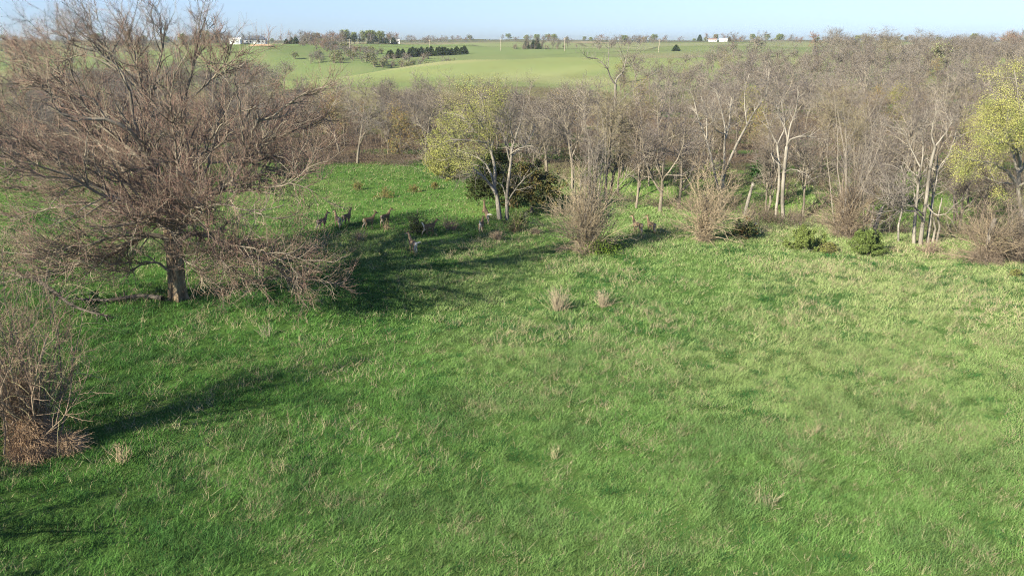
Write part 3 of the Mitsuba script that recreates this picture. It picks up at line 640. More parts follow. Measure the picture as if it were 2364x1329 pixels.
shrub(31.0, 56.6, 2.2, .8, 'low greyish dead weeds at the foot of the pale trunk clump', 69, SH_G, np.array([.26, .2, .16]), 0, n=70)
shrub(29.3, 92.0, 3.6, 2.6, 'deep green evergreen bush in the wood behind the twin trunk', 70, np.array([.04, .10, .03]), GREY * .6, 5000, size=.09)
shrub(24.3, 93.5, 4.6, 2.2, 'fresh green bushes at the wood edge behind the pale V tree', 71, SH_G * 1.1, GREY, 5000, size=.09)
for i, (x, y, w, h, lab) in enumerate(((-16.6, 84.3, 2.4, .8, 'low brown weeds farthest left in the far pasture'), (-12.9, 78.6, 2.3, 1.1, 'ochre brown weeds nearest of the far pasture tufts'),
        (-10.2, 81.5, 1.7, .9, 'brown weed tuft midway along the far pasture'), (-8.2, 83.0, 1.2, .8, 'small greyish weed tuft at the right of the far pasture'))):
    shrub(x, y, w, h, lab, 75 + i, np.array([.15, .125, .045]), np.array([.19, .17, .09]), 700, name='weed_clump', n=26, cat='weeds')
shrub(-8.1, 92.0, 4.7, 8.4, 'yellow green leafing bush behind and left of the forked tree', 81, LEAF_YELLOW * .95, GREY, 30000, name='leafing_bush', n=90, size=.06)
shrub(-6.0, 92.0, 4.2, 3.6, 'low brown thicket under the yellow green leafing bush', 82, LEAF_YELLOW * .5, TW_BROWN, 700, name='brown_thicket', n=70, size=.08)

def straw_tuft(x, y, h, r, label, seed, c=(.33, .28, .19), n=120, group=None, dark=.35):
    rng = np.random.default_rng(seed)
    k = thing('dry_tuft', label, 'dead weeds', group)
    m = Mesh()
    p = rng.normal(0, r * .22, (n, 3)) * [1, 1, 0]
    d = unit(p / max(r, .01) * .6 + [0, 0, 1] + rng.normal(0, .22, (n, 3)))
    P, R = grow(rng, p, d, h * rng.uniform(.45, 1.05, n), .011, .005, 4, .16, (0, 0, 0))
    m.tubes(P, R, 3, c, rng, .35)
    pp, d, rr, t, _ = spawn(rng, P, R, 3, .35, 1, 40, 15)
    m.cones(pp, d, rng.uniform(.08, .3, len(pp)), .007, c, rng, .35)
    a, col = m.get()
    put(k, a, 'painted_by_vertex', col, to_world=T().translate(foot(x, y, .03).tolist()))
straw_tuft(2.7, 43.8, 1.6, .75, 'tall pale brown dead weed clump, left of the pair in the open grass', 91, (.33, .28, .2), n=120)
straw_tuft(5.4, 44.6, 1.35, .42, 'narrower pale brown dead weed clump, right of the pair in the open grass', 92, (.33, .28, .2), n=75)
straw_tuft(-11.8, 59.2, .95, .7, 'reddish dead weeds in the shade left of the nearest deer', 93, (.26, .19, .15), n=70)
straw_tuft(-10.3, 63.0, .8, .5, 'small reddish weed tuft under the farthest standing deer', 94, (.27, .20, .14), 45)
straw_tuft(-1.2, 59.9, .9, .5, 'pale weed tuft in the shade below the white rumped deer', 95, (.36, .28, .2), 160)
straw_tuft(1.9, 62.0, .6, .6, 'small pale weed tuft on the edge of the shade near the junipers', 96, (.36, .28, .2), 130)
straw_tuft(-8.4, 25.6, .75, .5, 'dead grey weed stalks in the near left grass', 97, (.27, .25, .15), 12)
straw_tuft(1.6, 26.8, .6, .35, 'pale straw tuft in the near middle grass', 98, (.30, .28, .17), 12)
straw_tuft(8.6, 23.2, .8, .6, 'grey brown weed stalks in the near right grass', 99, (.26, .24, .16), 12)
straw_tuft(-14.6, 26.3, .9, .5, 'thin dead stalks in shade right of the vine bush', 100, (.30, .24, .16), 26)
straw_tuft(12.2, 28.6, .6, .4, 'thin upright straw stalks in the right foreground grass', 101, (.34, .30, .19), 20)
straw_tuft(-13.1, 39.5, .8, .6, 'grey dead weeds between the great tree and the camera', 102, (.29, .25, .19), 24)

# ---------------------------------------------------------------- fallen wood
def fallen(name, label, pts, r, seed, c, twig=30, tl=(.4, 1.2)):
    rng = np.random.default_rng(seed)
    k = thing(name, label, 'fallen branch')
    p = np.array([[x, y, float(H(x, y)) + z] for x, y, z in pts])
    p = resample(p, 14)
    m = Mesh(); m.tubes(p[None], np.linspace(r, r * .35, 14)[None], 8, c, rng, .05)
    q, d, rr, t, _ = spawn(rng, p[None], np.full((1, 14), r), twig, .25, 1, 50, 20)
    P, R = grow(rng, q, unit(d + [0, -.2, .15]), rng.uniform(*tl, len(q)), r * .3, .008, 5, .18, (0, 0, .02))
    m.tubes(P, R, 4, np.asarray(c) * 1.15, rng, .3)
    q, d, rr, t, _ = spawn(rng, P, R, 4, .2, 1, 45, 15)
    m.cones(q, d, rng.uniform(.2, .6, len(q)), .009, np.asarray(c) * 1.25, rng)
    a, col = m.get(); put(k, a, 'painted_by_vertex', col)
fallen('fallen_limb', 'dark fallen limb slanting down left of the great tree trunk', [(-28.5, 44.5, 1.9), (-26.6, 43.4, 1.3), (-24.7, 42.4, .55), (-22.6, 41.6, .3)], .13, 111, GREY * .5, 34)
fallen('fallen_limb', 'broken limb lying against the foot of the great tree', [(-20.8, 44.6, .3), (-22.2, 44.9, .35), (-24.3, 44.6, .2), (-26.0, 44.8, .25)], .15, 112, GREY * .5, 16)
fallen('fallen_branch', 'short dead branch lying left of the tan brushy tree', [(3.3, 57.4, .1), (4.0, 57.2, .22), (4.9, 56.7, .15)], .07, 113, np.array([.22, .16, .11]), 16, (.2, .5))

# ---------------------------------------------------------------- the woods
def wood_tree(seed, h, trunk_r, fork, n_limb, spread, wood_c, twig_c, d2=1.9, d3=3.2, d4=3.9, r4=.012, l4=(.35, .9), bare=False, up=.05, n_trunk=1):
    rng = np.random.default_rng(seed)
    wood_c = np.asarray(wood_c) * [1.0, .96, .90]
    wood, twigs = Mesh(), Mesh()
    Ps, Rs = [], []
    for q in range(n_trunk):
        lean = rng.normal(0, .05 + .09 * (n_trunk > 1), 2)
        P, R = grow(rng, np.array([[.35 * q, .1 * q, -.6]]), np.array([[lean[0], lean[1], 1]]), h * .82, trunk_r * (1 - .15 * q), trunk_r * .22, 9, .06, (0, 0, .02))
        Ps.append(P); Rs.append(R)
    P0, R0 = np.vstack(Ps), np.vstack(Rs)
    wood.tubes(P0, R0, 7, wood_c, rng, .08)
    p, d, r, t, _ = spawn(rng, P0, R0, n_limb / n_trunk, fork, 1.0, spread, 10)
    ln = h * (.52 - .33 * (t - fork)) * rng.uniform(.7, 1.15, len(p))
    P1, R1 = grow(rng, p, d, ln, r * .74, .03, 8, .13, (0, 0, up))
    wood.tubes(P1, R1, 5, wood_c, rng, .12)
    p, d, r, t, _ = spawn(rng, np.vstack([P1]), R1, d2, .15, 1.0, 45, 14, per_length=True)
    P2, R2 = grow(rng, p, d, rng.uniform(.10, .23, len(p)) * h * (1.15 - .5 * t), np.minimum(r * .7, .055), .016, 4, .18, (0, 0, up))
    wood.tubes(P2, R2, 4, np.asarray(wood_c) * .95, rng, .25)
    p, d, r, t, _ = spawn(rng, P2, R2, d3, .1, 1.0, 42, 14, per_length=True)
    P3, R3 = grow(rng, p, d, rng.uniform(.05, .13, len(p)) * h, np.minimum(r * .7, .02), r4 * .7, 3, .14, (0, 0, up))
    twigs.tubes(P3, R3, 3, (np.asarray(wood_c) * .7 + twig_c) / 1.7, rng, .3)
    if not bare:
        p, d, r, t, _ = spawn(rng, P3, R3, d4, .1, 1.0, 40, 14, per_length=True)
        twigs.cones(p, unit(d + [0, 0, .15]), rng.uniform(*l4, len(p)), r4, twig_c, rng, .3)
    return wood, twigs, P3[:, 1:].reshape(-1, 3)

def prototype(name, wood, twigs, leaves=None, names=('trunk', 'crown')):
    g = {'type': 'shapegroup'}
    a, c = wood.get(); g[names[0]] = mikit.ply(a, 'painted_by_vertex', smooth=True, color=c)
    a, c = twigs.get(); g[names[1]] = mikit.ply(a, 'painted_by_vertex', color=c)
    if leaves is not None:
        a, c = leaves.get(); g['leaves'] = mikit.ply(a, 'blade', color=c)
    scene[name] = g
    print(name, sum(map(len, wood.f)), sum(map(len, twigs.f)))

KINDS = [  # h, trunk radius, fork, limbs, spread, bark, twigs, more
    (12.0, .21, .22, 10, 38, PALE * .8, TW_PURPLE * .95, {}),
    (11.0, .19, .25, 9, 34, PALE * .7, TW_PURPLE * [.8, .8, .88], dict(up=.07)),
    (12.5, .24, .25, 9, 44, PALE * .6, TW_GREY * 1.25, dict(up=.03)),
    (10.0, .15, .2, 11, 36, GREY, TW_BROWN * .8, dict(up=.08)),
    (11.5, .18, .3, 9, 36, GREY * .9, TW_OLIVE * 1.15, dict(up=.06)),
    (13.0, .23, .35, 8, 42, PALE * 1.0, TW_GREY, dict(d2=1.2, d3=1.8, d4=3.0)),
    (10.5, .14, .25, 10, 34, PALE * .8, TW_PURPLE, dict(n_trunk=3, up=.07)),
    (9.0, .13, .15, 12, 48, GREY * .85, TW_BROWN * .9, dict(n_trunk=2, up=.05)),
]
for i, (h, tr, fk, nl, spd, wc, tc, more) in enumerate(KINDS):
    prototype(f'bare_kind_{i}', *wood_tree(200 + i, h, tr, fk, nl, spd, wc, tc, **more)[:2])
w, t, pts = wood_tree(221, 10.0, .16, .2, 11, 38, GREY, TW_OLIVE * 1.1, d4=3.6)
prototype('budding_kind_0', w, t, leafy(np.random.default_rng(1), pts, 2600, .09, np.array([.23, .215, .06]), .3))
w, t, pts = wood_tree(222, 9.0, .15, .2, 11, 40, GREY, TW_OLIVE * 1.1, d4=3.6)
prototype('budding_kind_1', w, t, leafy(np.random.default_rng(2), pts, 2600, .09, np.array([.27, .18, .065]), .3))

def stand(key, group, x, y, s, rot, sink=.15, sx=1.0):
    z = float(H(x, y)) - sink
    scene[key] = {'type': 'instance', 'shape': {'type': 'ref', 'id': group},
                  'to_world': T().translate([float(x), float(y), z]).rotate([0, 0, 1], float(rot)).scale([float(s * sx), float(s * sx), float(s)])}

def scatter(rng, n, inside, gap, box, taken):
    out = []
    for _ in range(n * 60):
        if len(out) >= n:
            break
        y = math.sqrt(rng.uniform(box[2] ** 2, box[3] ** 2)); x = rng.uniform(box[0], box[1]) * y
        if not inside(x, y):
            continue
        g = gap(y)
        if all((x - a) ** 2 + (y - b) ** 2 > g * g for a, b in taken):
            taken.append((x, y)); out.append((x, y))
    return out

rng = np.random.default_rng(77)
edge = lambda x: np.interp(x, [-90, -26, -12, -6, 2, 10, 24, 34, 60, 100], [106, 110, 107, 100, 104, 103, 103, 101, 97, 95])
taken = []
ZONES = [
    ('left', -.80, -.245, 106, 250, 90, lambda x, y: y > edge(x)),
    ('middle', -.245, .13, 100, 180, 64, lambda x, y: y > edge(x) and not (abs(x - 18) < 4 and y < 139)),
    ('right', .13, .80, 95, 330, 146, lambda x, y: y > edge(x)),
]
LOOK = ['tall spreading bare tree with greyish bark', 'upright bare tree with purplish twigs', 'broad bare tree with crooked grey limbs', 'slim bare tree with brown twigs', 'bare tree with olive grey twigs',
        'tall open bare tree with few twigs', 'three stemmed bare tree', 'low twin stemmed bare tree', 'tree with faint yellow olive buds', 'tree with faint rusty buds']
for zone, x0, x1, y0, y1, n, inside in ZONES:
    for x, y in scatter(rng, n, inside, lambda y: 4.4 + .016 * (y - 100), (x0, x1, y0, y1), taken):
        bud = rng.random() < (.22 if zone == 'middle' else .10)
        j = 8 + rng.integers(2) if bud else rng.choice(8, p=[.18, .16, .14, .12, .1, .1, .1, .1])
        deep = 'in the front row of the ' if y < edge(x) + 12 else 'in the middle of the ' if y < edge(x) + 50 else 'at the rear of the '
        where = zone + ' woods' if zone == 'middle' else f"{'inner' if abs(x / y) < .42 else 'outer'} {zone} woods"
        k = thing('budding_tree' if bud else 'bare_tree', f'{LOOK[j]} {deep}{where}', 'tree', f'{LOOK[j]} {deep}{where}'.replace('tree ', 'trees ', 1))
        s = rng.uniform(.78, 1.15) * (1.0 if zone == 'right' and y > 140 else .84 if zone == 'left' else .88 if zone == 'middle' else .9)
        stand(k, f'budding_kind_{j - 8}' if bud else f'bare_kind_{j}', x, y, s, rng.uniform(0, 360), sx=rng.uniform(.9, 1.15))

# trees that stand free along the creek, in front of the woods
for x, y, kind, s, rot, lab in ((11.7, 73.0, 3, .95, 20, 'dark trunked bare tree at the creek left of the twin dark trunks'), (13.6, 71.6, 1, 1.0, 130, 'bare tree with a grey trunk standing left of the round tan bush'),
        (9.3, 76.5, 4, .95, 220, 'bare tree behind the tan brushy tree, its trunk hidden'), (16.9, 79.0, 2, .82, 75, 'spreading bare tree behind the round tan bush'),
        (6.5, 84.0, 0, .9, 300, 'bare grey tree behind the bronze juniper'), (33.0, 72.5, 6, .85, 10, 'many stemmed bare tree behind the reddish brush wrapped trunk'),
        (38.5, 77.0, 0, .85, 200, 'bare pale tree across the creek behind the pale trunk clump'), (46.0, 76.0, 1, .9, 95, 'bare tree across the creek behind the right yellow green tree'),
        (2.8, 90.0, 6, .8, 45, 'slim bare tree between the leafing tree and the brushy tree'), (28.0, 83.0, 7, .75, 160, 'low bare tree across the creek behind the twin trunk'),
        (39.5, 66.0, 7, .7, 60, 'low dark bare tree in the shade under the right yellow green tree'), (43.5, 64.0, 3, .85, 333, 'dark bare tree in shade beyond the right yellow green tree')):
    k = thing('creek_tree', lab, 'tree')
    stand(k, f'bare_kind_{kind}', x, y, s, rot)

for x, y in scatter(rng, 16, lambda x, y: True, lambda y: 4.5, (-.80, -.48, 74, 108), []):
    j = int(rng.choice([1, 3, 4, 7]))
    w = {1: 'upright', 3: 'slim brown', 4: 'olive grey', 7: 'low twin stemmed'}[j]
    stand(thing('edge_tree', f'{w} bare tree at the far left behind the spreading tree', 'tree', f'{w} trees at the far left'), f'bare_kind_{j}', x, y, rng.uniform(.5, .8), rng.uniform(0, 360))
GAPS = {0: 'tall pale', 1: 'upright', 2: 'crooked', 3: 'slim brown', 4: 'olive grey', 5: 'sparse tall', 6: 'three stemmed', 7: 'low twin stemmed'}
for x, y in scatter(rng, 42, lambda x, y: y < edge(x) - .5 and y > np.interp(x, [3, 10, 20, 30, 45, 60], [92, 84, 76, 71, 64, 58]), lambda y: 3.6, (.02, .8, 62, 104), [(-1, 67), (22.7, 84.4), (24.9, 71.6), (26.8, 62), (40.4, 59.7), (31.2, 59)]):
    j = int(rng.choice(8, p=[.08, .2, .05, .2, .15, .02, .2, .1]))
    part = 'left' if x / y < .28 else 'middle' if x / y < .48 else 'right'
    lab = f'{GAPS[j]} bare tree in the {part} creek belt before the right woods'
    stand(thing('creek_tree', lab, 'tree', f'{GAPS[j]} trees of the {part} creek belt'), f'bare_kind_{j}', x, y, rng.uniform(.55, .95), rng.uniform(0, 360))

# brush on the floor of the woods: nobody could count it
for i in range(3):
    w, t, _, _ = stems(np.random.default_rng(300 + i), 34, .9, .1, 2.6, (20, 88), TW_BROWN * (.85 if i else .75), (TW_BROWN, TW_PURPLE, TW_OLIVE)[i] * .9, up=.03, r=.022, d3=1.5, l3=(.3, .9), d4=2.2, l4=(.3, .7), wander=.15, r4=.013)
    w.f += [f + w.n for f in t.f]; w.v += t.v; w.c += t.c
    a, c = w.get()
    scene[f'brush_kind_{i}'] = {'type': 'shapegroup', 'brush': mikit.ply(a, 'painted_by_vertex', color=c)}
    print('brush', len(a[1]))
n = 0
def brush(x, y, s, i):
    global n
    n += 1
    stand(f'brush__{n:03d}', f'brush_kind_{i}', x, y, s, rng.uniform(0, 360), .1)
for x, y in scatter(rng, 620, lambda x, y: y > edge(x) + .5, lambda y: 1.5 + .02 * (y - 100), (-.78, .78, 97, 230), []):
    brush(x, y, rng.uniform(.8, 1.9), rng.choice(3, p=[.5, .35, .15]))
for x, y in scatter(rng, 120, lambda x, y: edge(x) - 1.5 < y < edge(x) + 3.5, lambda y: 1.1, (-.78, .78, 93, 116), []):
    brush(x, y, rng.uniform(.5, .9), rng.choice(3, p=[.5, .3, .2]))
for x, y in ((20, 65.5), (21.5, 66.5), (18.5, 68), (23, 68.5), (29, 66), (27.5, 67.5), (31.5, 65), (33, 66), (37, 58.5), (38.5, 58), (40, 57.2), (36, 60.5), (38, 62), (41, 61), (34.5, 63), (16, 71), (24.5, 74), (43, 58), (28.3, 63.5), (23.8, 65.2),
             (30, 76), (35, 82), (22, 79), (19, 86), (41, 84), (46, 82), (36, 90), (44, 90), (26, 88)):
    brush(x, y, rng.uniform(.45, .85), rng.choice(3))
for x, y, v in ((-24.2, 25.4, 2.1), (-23.4, 23.4, 1.9), (-25.4, 27.0, 2.1), (-25.6, 24.0, 2.3), (-21.8, 16.2, 1.9), (-22.6, 18.6, 1.9), (-20.6, 14.2, 1.7), (-20.4, 17.0, 1.8), (-21.0, 19.4, 1.9)):  # unseen brush added left of the frame, standing in for shadow-casting trees
    brush(x, y, v, 0)
# the far part of the right-hand woods reads as one mass
for i, (x, y) in enumerate(scatter(rng, 260, lambda x, y: y > 170 and x > .17 * y + 10 and not (x < 150 and y > 345), lambda y: 5.0, (.16, .82, 170, 420), list(taken))):
    stand(f'rear_woods__{i + 1:03d}', f'bare_kind_{rng.choice([0, 1, 2, 6])}', x, y, rng.uniform(.75, 1.1), rng.uniform(0, 360), .3, 1.15)
m = 260
for x, y in scatter(rng, 150, lambda x, y: y > 165 and x < -.25 * y - 8, lambda y: 5.0, (-.82, -.24, 165, 330), list(taken)) + [(rng.uniform(-470, -175), rng.uniform(470, 660)) for _ in range(150)]:
    m += 1
    stand(f'rear_woods__{m:03d}', f'bare_kind_{rng.choice([0, 2, 3, 7])}', x, y, rng.uniform(.7, 1.0), rng.uniform(0, 360), .3, 1.2)
tag('rear_woods', 'dense far off mass of leafless trees on the far right and far left slopes', 'woods', kind='stuff')
for x, y in scatter(rng, 210, lambda x, y: y < edge(x) and y > np.interp(x, [3, 8, 16, 20, 30, 45, 60], [92, 82, 69, 66.5, 66, 60, 56]), lambda y: 1.2, (.02, .8, 60, 104), []):
    brush(x, y, rng.uniform(.35, .9), rng.choice(3, p=[.3, .3, .4]))
tag('brush', 'tangled grey brown undergrowth of woods and creek, with unseen clumps added to shade the field', 'undergrowth', kind='stuff')
print('trees', _count.get('bare_tree'), _count.get('budding_tree'))

# ---------------------------------------------------------------- deer
BACK, FLANK, WHITE, DARK = np.array([.125, .09, .062]), np.array([.215, .155, .10]), np.array([.58, .54, .48]), np.array([.035, .026, .02])
def deer(label, x, y, heading, head=0.0, neck=1.0, gait=0.0, tail='down', leap=0.0, tone=1.0, s=1.0, lift=0.0):
    """heading: degrees from +x, counter-clockwise from above. head: turn of the head; gait: stride; leap: pitch of a bound in degrees."""
    k = thing('deer', label, 'deer', 'deer scattered over the pasture')
    M, n = manifold3d.Manifold, 10
    def ball(c, r): return M.sphere(r, 14).translate([float(v) for v in c])
    def bone(*js): return M.batch_hull([ball(c, r) for c, r in js])
    ca = math.radians(head)
    nx, nz = .38 - .04 * neck, .15 + .24 * neck
    base = np.array([.40, 0, .96]); top = base + [nx * .62 * math.cos(ca * .4), nx * .62 * math.sin(ca * .4), nz]
    fw = np.array([math.cos(ca), math.sin(ca), -.12])
    poll = top + fw * .05 + [0, 0, .05]
    nose = poll + fw * .26 - [0, 0, .06]
    parts = [bone(((-.47, 0, .90), .155), ((-.15, 0, .88), .165)), bone(((-.15, 0, .88), .165), ((.20, 0, .84), .19)), bone(((.20, 0, .84), .19), ((.36, 0, .88), .15)),
             bone(((.26, 0, .98), .09), ((.40, 0, .93), .125)), bone(((.36, 0, .92), .13), (top, .07)), bone((top, .072), (poll, .078)), bone((poll, .078), (poll + fw * .10 - [0, 0, .01], .062)), bone((poll + fw * .08, .058), (nose, .032))]
    def leg(sx, side, ph, hind):
        a = math.radians(ph)
        if hind:
            js = [((-.44, .075 * side, .84), .125), ((-.36, .095 * side, .62), .08), ((-.54, .09 * side, .40), .036), ((-.49, .088 * side, .10), .023), ((-.475, .088 * side, .02), .027)]
        else:
            js = [((.28, .085 * side, .78), .095), ((.24, .09 * side, .58), .056), ((.27, .085 * side, .34), .032), ((.265, .082 * side, .10), .021), ((.28, .082 * side, .02), .026)]
        o = np.array(js[0][0]); out = []
        for q, (c, r) in enumerate(js):
            v = np.array(c) - o
            b = a if q < 3 else a * (1.15 if hind else .8)
            v = np.array([v[0] * math.cos(b) - v[2] * math.sin(b) * 1.0, v[1], v[0] * math.sin(b) + v[2] * math.cos(b)])
            out.append((o + v, r))
        if leap and not hind:      # fore legs folded under the chest
            o = out[1][0]; out[2] = (o + [.22, 0, -.05], .032); out[3] = (o + [.10, 0, -.22], .022); out[4] = (o + [.05, 0, -.27], .024)
        return [bone(out[q], out[q + 1]) for q in range(4)]
    g = gait
    for side, hd, ph in ((1, 1, -g), (-1, 1, g), (1, 0, g * .9), (-1, 0, -g * .9)):
        if leap:
            ph = -32 - 8 * side if hd else 25
        parts += leg(0, side, ph, hd)
    body = M.batch_boolean(parts, manifold3d.OpType.Add).refine_to_length(.05).to_mesh()
    tm = trimesh.Trimesh(body.vert_properties[:, :3], body.tri_verts, process=True)
    trimesh.smoothing.filter_taubin(tm, iterations=6)
    v = np.array(tm.vertices); nr = np.array(tm.vertex_normals)
    c = np.tile(FLANK, (len(v), 1))
    dorsal = ss(.2, .8, nr[:, 2]) * (v[:, 2] > .7)
    c += (BACK - c) * dorsal[:, None]
    trunk = (v[:, 0] > -.65) & (v[:, 0] < .38)
    belly = ss(.35, .8, -nr[:, 2]) * trunk * (v[:, 2] < .85)
    c += (WHITE * .9 - c) * belly[:, None]
    rump = ss(.5, .85, -nr[:, 0]) * (v[:, 0] < -.5) * ss(.6, .7, v[:, 2]) * (1 - ss(.07, .11, np.abs(v[:, 1]))) * (1.0 if tail != 'down' else .55)
    inner = ss(.1, .5, -nr[:, 1] * np.sign(v[:, 1])) * (v[:, 2] < .75) * (v[:, 2] > .3) * (v[:, 0] < -.2)
    c += (WHITE - c) * np.clip(rump + .7 * inner, 0, 1)[:, None]
    throat = (v[:, 0] > .42) & (nr[:, 2] < -.05) & (v[:, 2] > 1.05)
    c[throat] = .5 * c[throat] + .5 * WHITE
    c[v[:, 2] < .07] = DARK
    nd = np.linalg.norm(v - nose - fw * .02, axis=1) < .035
    c[nd] = DARK
    c *= tone * (1 + .25 * (nfbm(v * 9, 2, 3)[:, None] - .5))
    z0 = float(H(x, y))
    m = T().translate([x, y, z0 + lift - .02]).rotate([0, 0, 1], heading)
    if leap:
        m = m.translate([-.3, 0, .9]).rotate([0, 1, 0], -leap).translate([.3, 0, -.9])
    m = m.scale(s)
    put(k + '__body', tm, 'painted_by_vertex', c, smooth=True, to_world=m)
    # tail: a flat brush, white beneath, raised like a flag in alarm
    a0 = np.array([-.60, 0, .96])
    d = {'down': (-.06, 0, -.24), 'up': (-.16, 0, .30), 'out': (-.36, -.04, .06), 'side': (-.22, -.26, .10)}[tail]
    tl = M.batch_hull([ball(a0, .03), ball(a0 + np.array(d) * .55, .055 if tail != 'down' else .04), ball(a0 + np.array(d), .018)]).scale([1, 1, 1])
    put(k + '__tail', tl, 'painted_by_vertex', np.tile(WHITE * 1.15 if tail != 'down' else FLANK * .8, (len(tl.to_mesh().vert_properties), 1)), smooth=True, to_world=m)
    # ears, eyes, hooves
    sd = np.array([-math.sin(ca), math.cos(ca), 0])
    for e in (1, -1):
        b = poll + sd * .05 * e + [0, 0, .05]
        t = b + sd * .115 * e + [0, 0, .11] - fw * .03
        ear = M.batch_hull([ball(b, .018), ball((b + t) / 2 + fw * .012, .034), ball((b + t) / 2 - fw * .01, .03), ball(t, .008)])
        ek = k + '__ear' + ('' if e == 1 else '_001')
        put(ek, ear, 'painted_by_vertex', np.tile(FLANK * .8, (len(ear.to_mesh().vert_properties), 1)), smooth=True, to_world=m)
        eye = ball(poll + fw * .085 + sd * .056 * e + [0, 0, .012], .014)
        put(k + '__eye' + ('' if e == 1 else '_001'), eye, 'painted_by_vertex', np.tile(DARK * .4, (len(eye.to_mesh().vert_properties), 1)), smooth=True, to_world=m)
    return k
deer('leftmost deer, walking away with its head high', -15.4, 62.6, 62, -25, 1.1, 14)
deer('pale brown deer, second from the left, looking back over its shoulder', -14.4, 63.8, 118, 10, .9, 16, tone=1.45)
deer('dark deer close behind the pale brown one, third from the left', -13.8, 64.6, 68, 10, .9, 14, tone=.85)
deer('deer with a dark tail hump turning right, fourth from the left', -11.7, 63.3, 48, -10, .75, 10, tone=.8)
deer('dark deer alone with ears up, just left of the spiky bush', -10.6, 64.8, 60, -50, .9, 5, tone=.75)
deer('nearest deer, standing in the tree shade with its white tail held out', -7.2, 55.6, 118, 42, 1.15, 4, 'side', s=1.06, tone=1.5)
deer('deer passing the spiky bush with its white tail raised', -6.5, 61.0, 42, -10, .4, 18, 'up', tone=.7)
deer('reddish deer bounding away with its tail out, left of the pale trunk', -2.2, 65.0, 112, 5, 1.2, 0, 'side', leap=24, tone=1.25, lift=.25)
deer('white rumped deer seen from behind below the bounding deer', -2.45, 61.8, 82, -10, .5, 10, 'up', s=.95)
deer('sunlit deer left of the pair in the gap between the two tan bushes', 10.0, 61.4, 122, 10, 1.25, 4, tone=1.25)
deer('sunlit deer right of the pair in the gap between the two tan bushes', 11.2, 62.0, 116, 12, 1.2, 6, tone=1.2, s=.95)
deer('dark deer half hidden in the shade under the junipers', .25, 71.3, 25, 0, .5, 8, 'up', tone=.6)

# ---------------------------------------------------------------- far fields: trees, poles, houses
def far_tree(seed, h, tw, wood_c, leaf=None, n_leaf=0, size=.35, n_trunk=1, spread=40):
    w, t, pts = wood_tree(seed, h, .22, .12, 12, spread, wood_c, tw, d2=1.2, d3=1.7, d4=3.2, r4=.045, l4=(.5, 1.3), n_trunk=n_trunk, up=.05)
    return w, t, leafy(np.random.default_rng(seed), pts, n_leaf, size, np.asarray(leaf), .5) if n_leaf else None
prototype('far_kind_0', *far_tree(401, 11.5, TW_PURPLE, GREY))
prototype('far_kind_1', *far_tree(402, 10.5, TW_GREY, PALE * .7, n_trunk=2))
prototype('far_kind_2', *far_tree(403, 12, np.array([.10, .12, .05]), GREY, np.array([.19, .23, .10]), 2600))
prototype('far_kind_3', *far_tree(404, 6, TW_BROWN * .95, GREY, None, 0, n_trunk=3, spread=55))
prototype('far_kind_4', *far_tree(405, 7, TW_OLIVE, GREY, np.array([.16, .165, .09]), 450, n_trunk=3, spread=52))
prototype('far_kind_5', *far_tree(406, 11, np.array([.21, .125, .095]), GREY, None, 0, n_trunk=2, spread=46))
prototype('far_kind_6', *far_tree(407, 11.5, TW_OLIVE, GREY, np.array([.21, .235, .12]), 900, size=.26, n_trunk=2))
def cedar_kind(name, seed, h, r):
    rng = np.random.default_rng(seed)
    wd, fol = Mesh(), Mesh()
    wd.tubes(np.array([[[0, 0, -.3], [0, 0, h * .5], [0, 0, h * .95]]]), np.array([[.16, .1, .02]]), 6, GREY * .5, rng)
    n = 900
    z = h * rng.uniform(.03, 1, n); az = rng.uniform(0, 2 * np.pi, n)
    rr = r * (1 - (z / h) ** 1.6) * rng.uniform(.55, 1.05, n)
    p = np.stack([np.cos(az) * rr, np.sin(az) * rr, z], 1)
    sprays(rng, fol, p, unit(np.stack([np.cos(az), np.sin(az), .6 + 0 * az], 1)), .75, np.array([.055, .082, .034]) * rng.uniform(.7, 1.5, (n, 1)), 3)
    prototype(name, wd, fol, None, ('trunk', 'foliage'))
cedar_kind('cedar_kind_0', 411, 6.2, 2.3); cedar_kind('cedar_kind_1', 412, 5.2, 2.4)

rng = np.random.default_rng(500)
TINT = {'far_kind_0': 'purplish', 'far_kind_1': 'pale', 'far_kind_2': 'green', 'far_kind_3': 'low brown', 'far_kind_4': 'olive budding', 'far_kind_5': 'reddish', 'cedar_kind_0': 'tall dark', 'cedar_kind_1': 'short dark'}
def row(name, cat, label, group, x0, y0, x1, y1, n, kinds, s=(.8, 1.1), jit=(2, 4), sx=1.0):
    for i in range(n):
        t = (i + .5) / n
        kind = kinds[rng.integers(len(kinds))]
        tint = TINT[kind] + ' ' if len(set(kinds)) > 1 else ''
        k = thing(name, tint + label, cat, group and tint + group)
        stand(k, kind, x0 + (x1 - x0) * t + rng.normal(0, jit[0]), y0 + (y1 - y0) * t + rng.normal(0, jit[1]), rng.uniform(*s), rng.uniform(0, 360), sx=sx)
row('cedar', 'tree', 'cedar in the long hedge across the far hollow', 'cedars of the far hedge', -86, 572, -35, 622, 24, ['cedar_kind_0', 'cedar_kind_1'], (.8, 1.1), (1, 2.5), 1.15)
row('hedge_tree', 'tree', 'leafless tree in the hedge on the far green rise', 'trees of the brown far hedge', 0, 682, 44, 694, 16, ['far_kind_3', 'far_kind_3', 'far_kind_0'], (.6, .95), (1, 3), 1.2)
row('hedge_cedar', 'tree', 'dark cedar standing in the brown hedge on the far rise', 'dark cedars in the brown hedge', 10, 688, 24, 690, 3, ['cedar_kind_0'], (1.0, 1.25), (1, 1))
row('grove_tree', 'tree', 'bare tree in the skyline grove left of the green trees', 'bare trees of the left skyline grove', -218, 870, -172, 850, 20, ['far_kind_0', 'far_kind_1', 'far_kind_5'], (1.0, 1.3), (2, 8), 1.2)
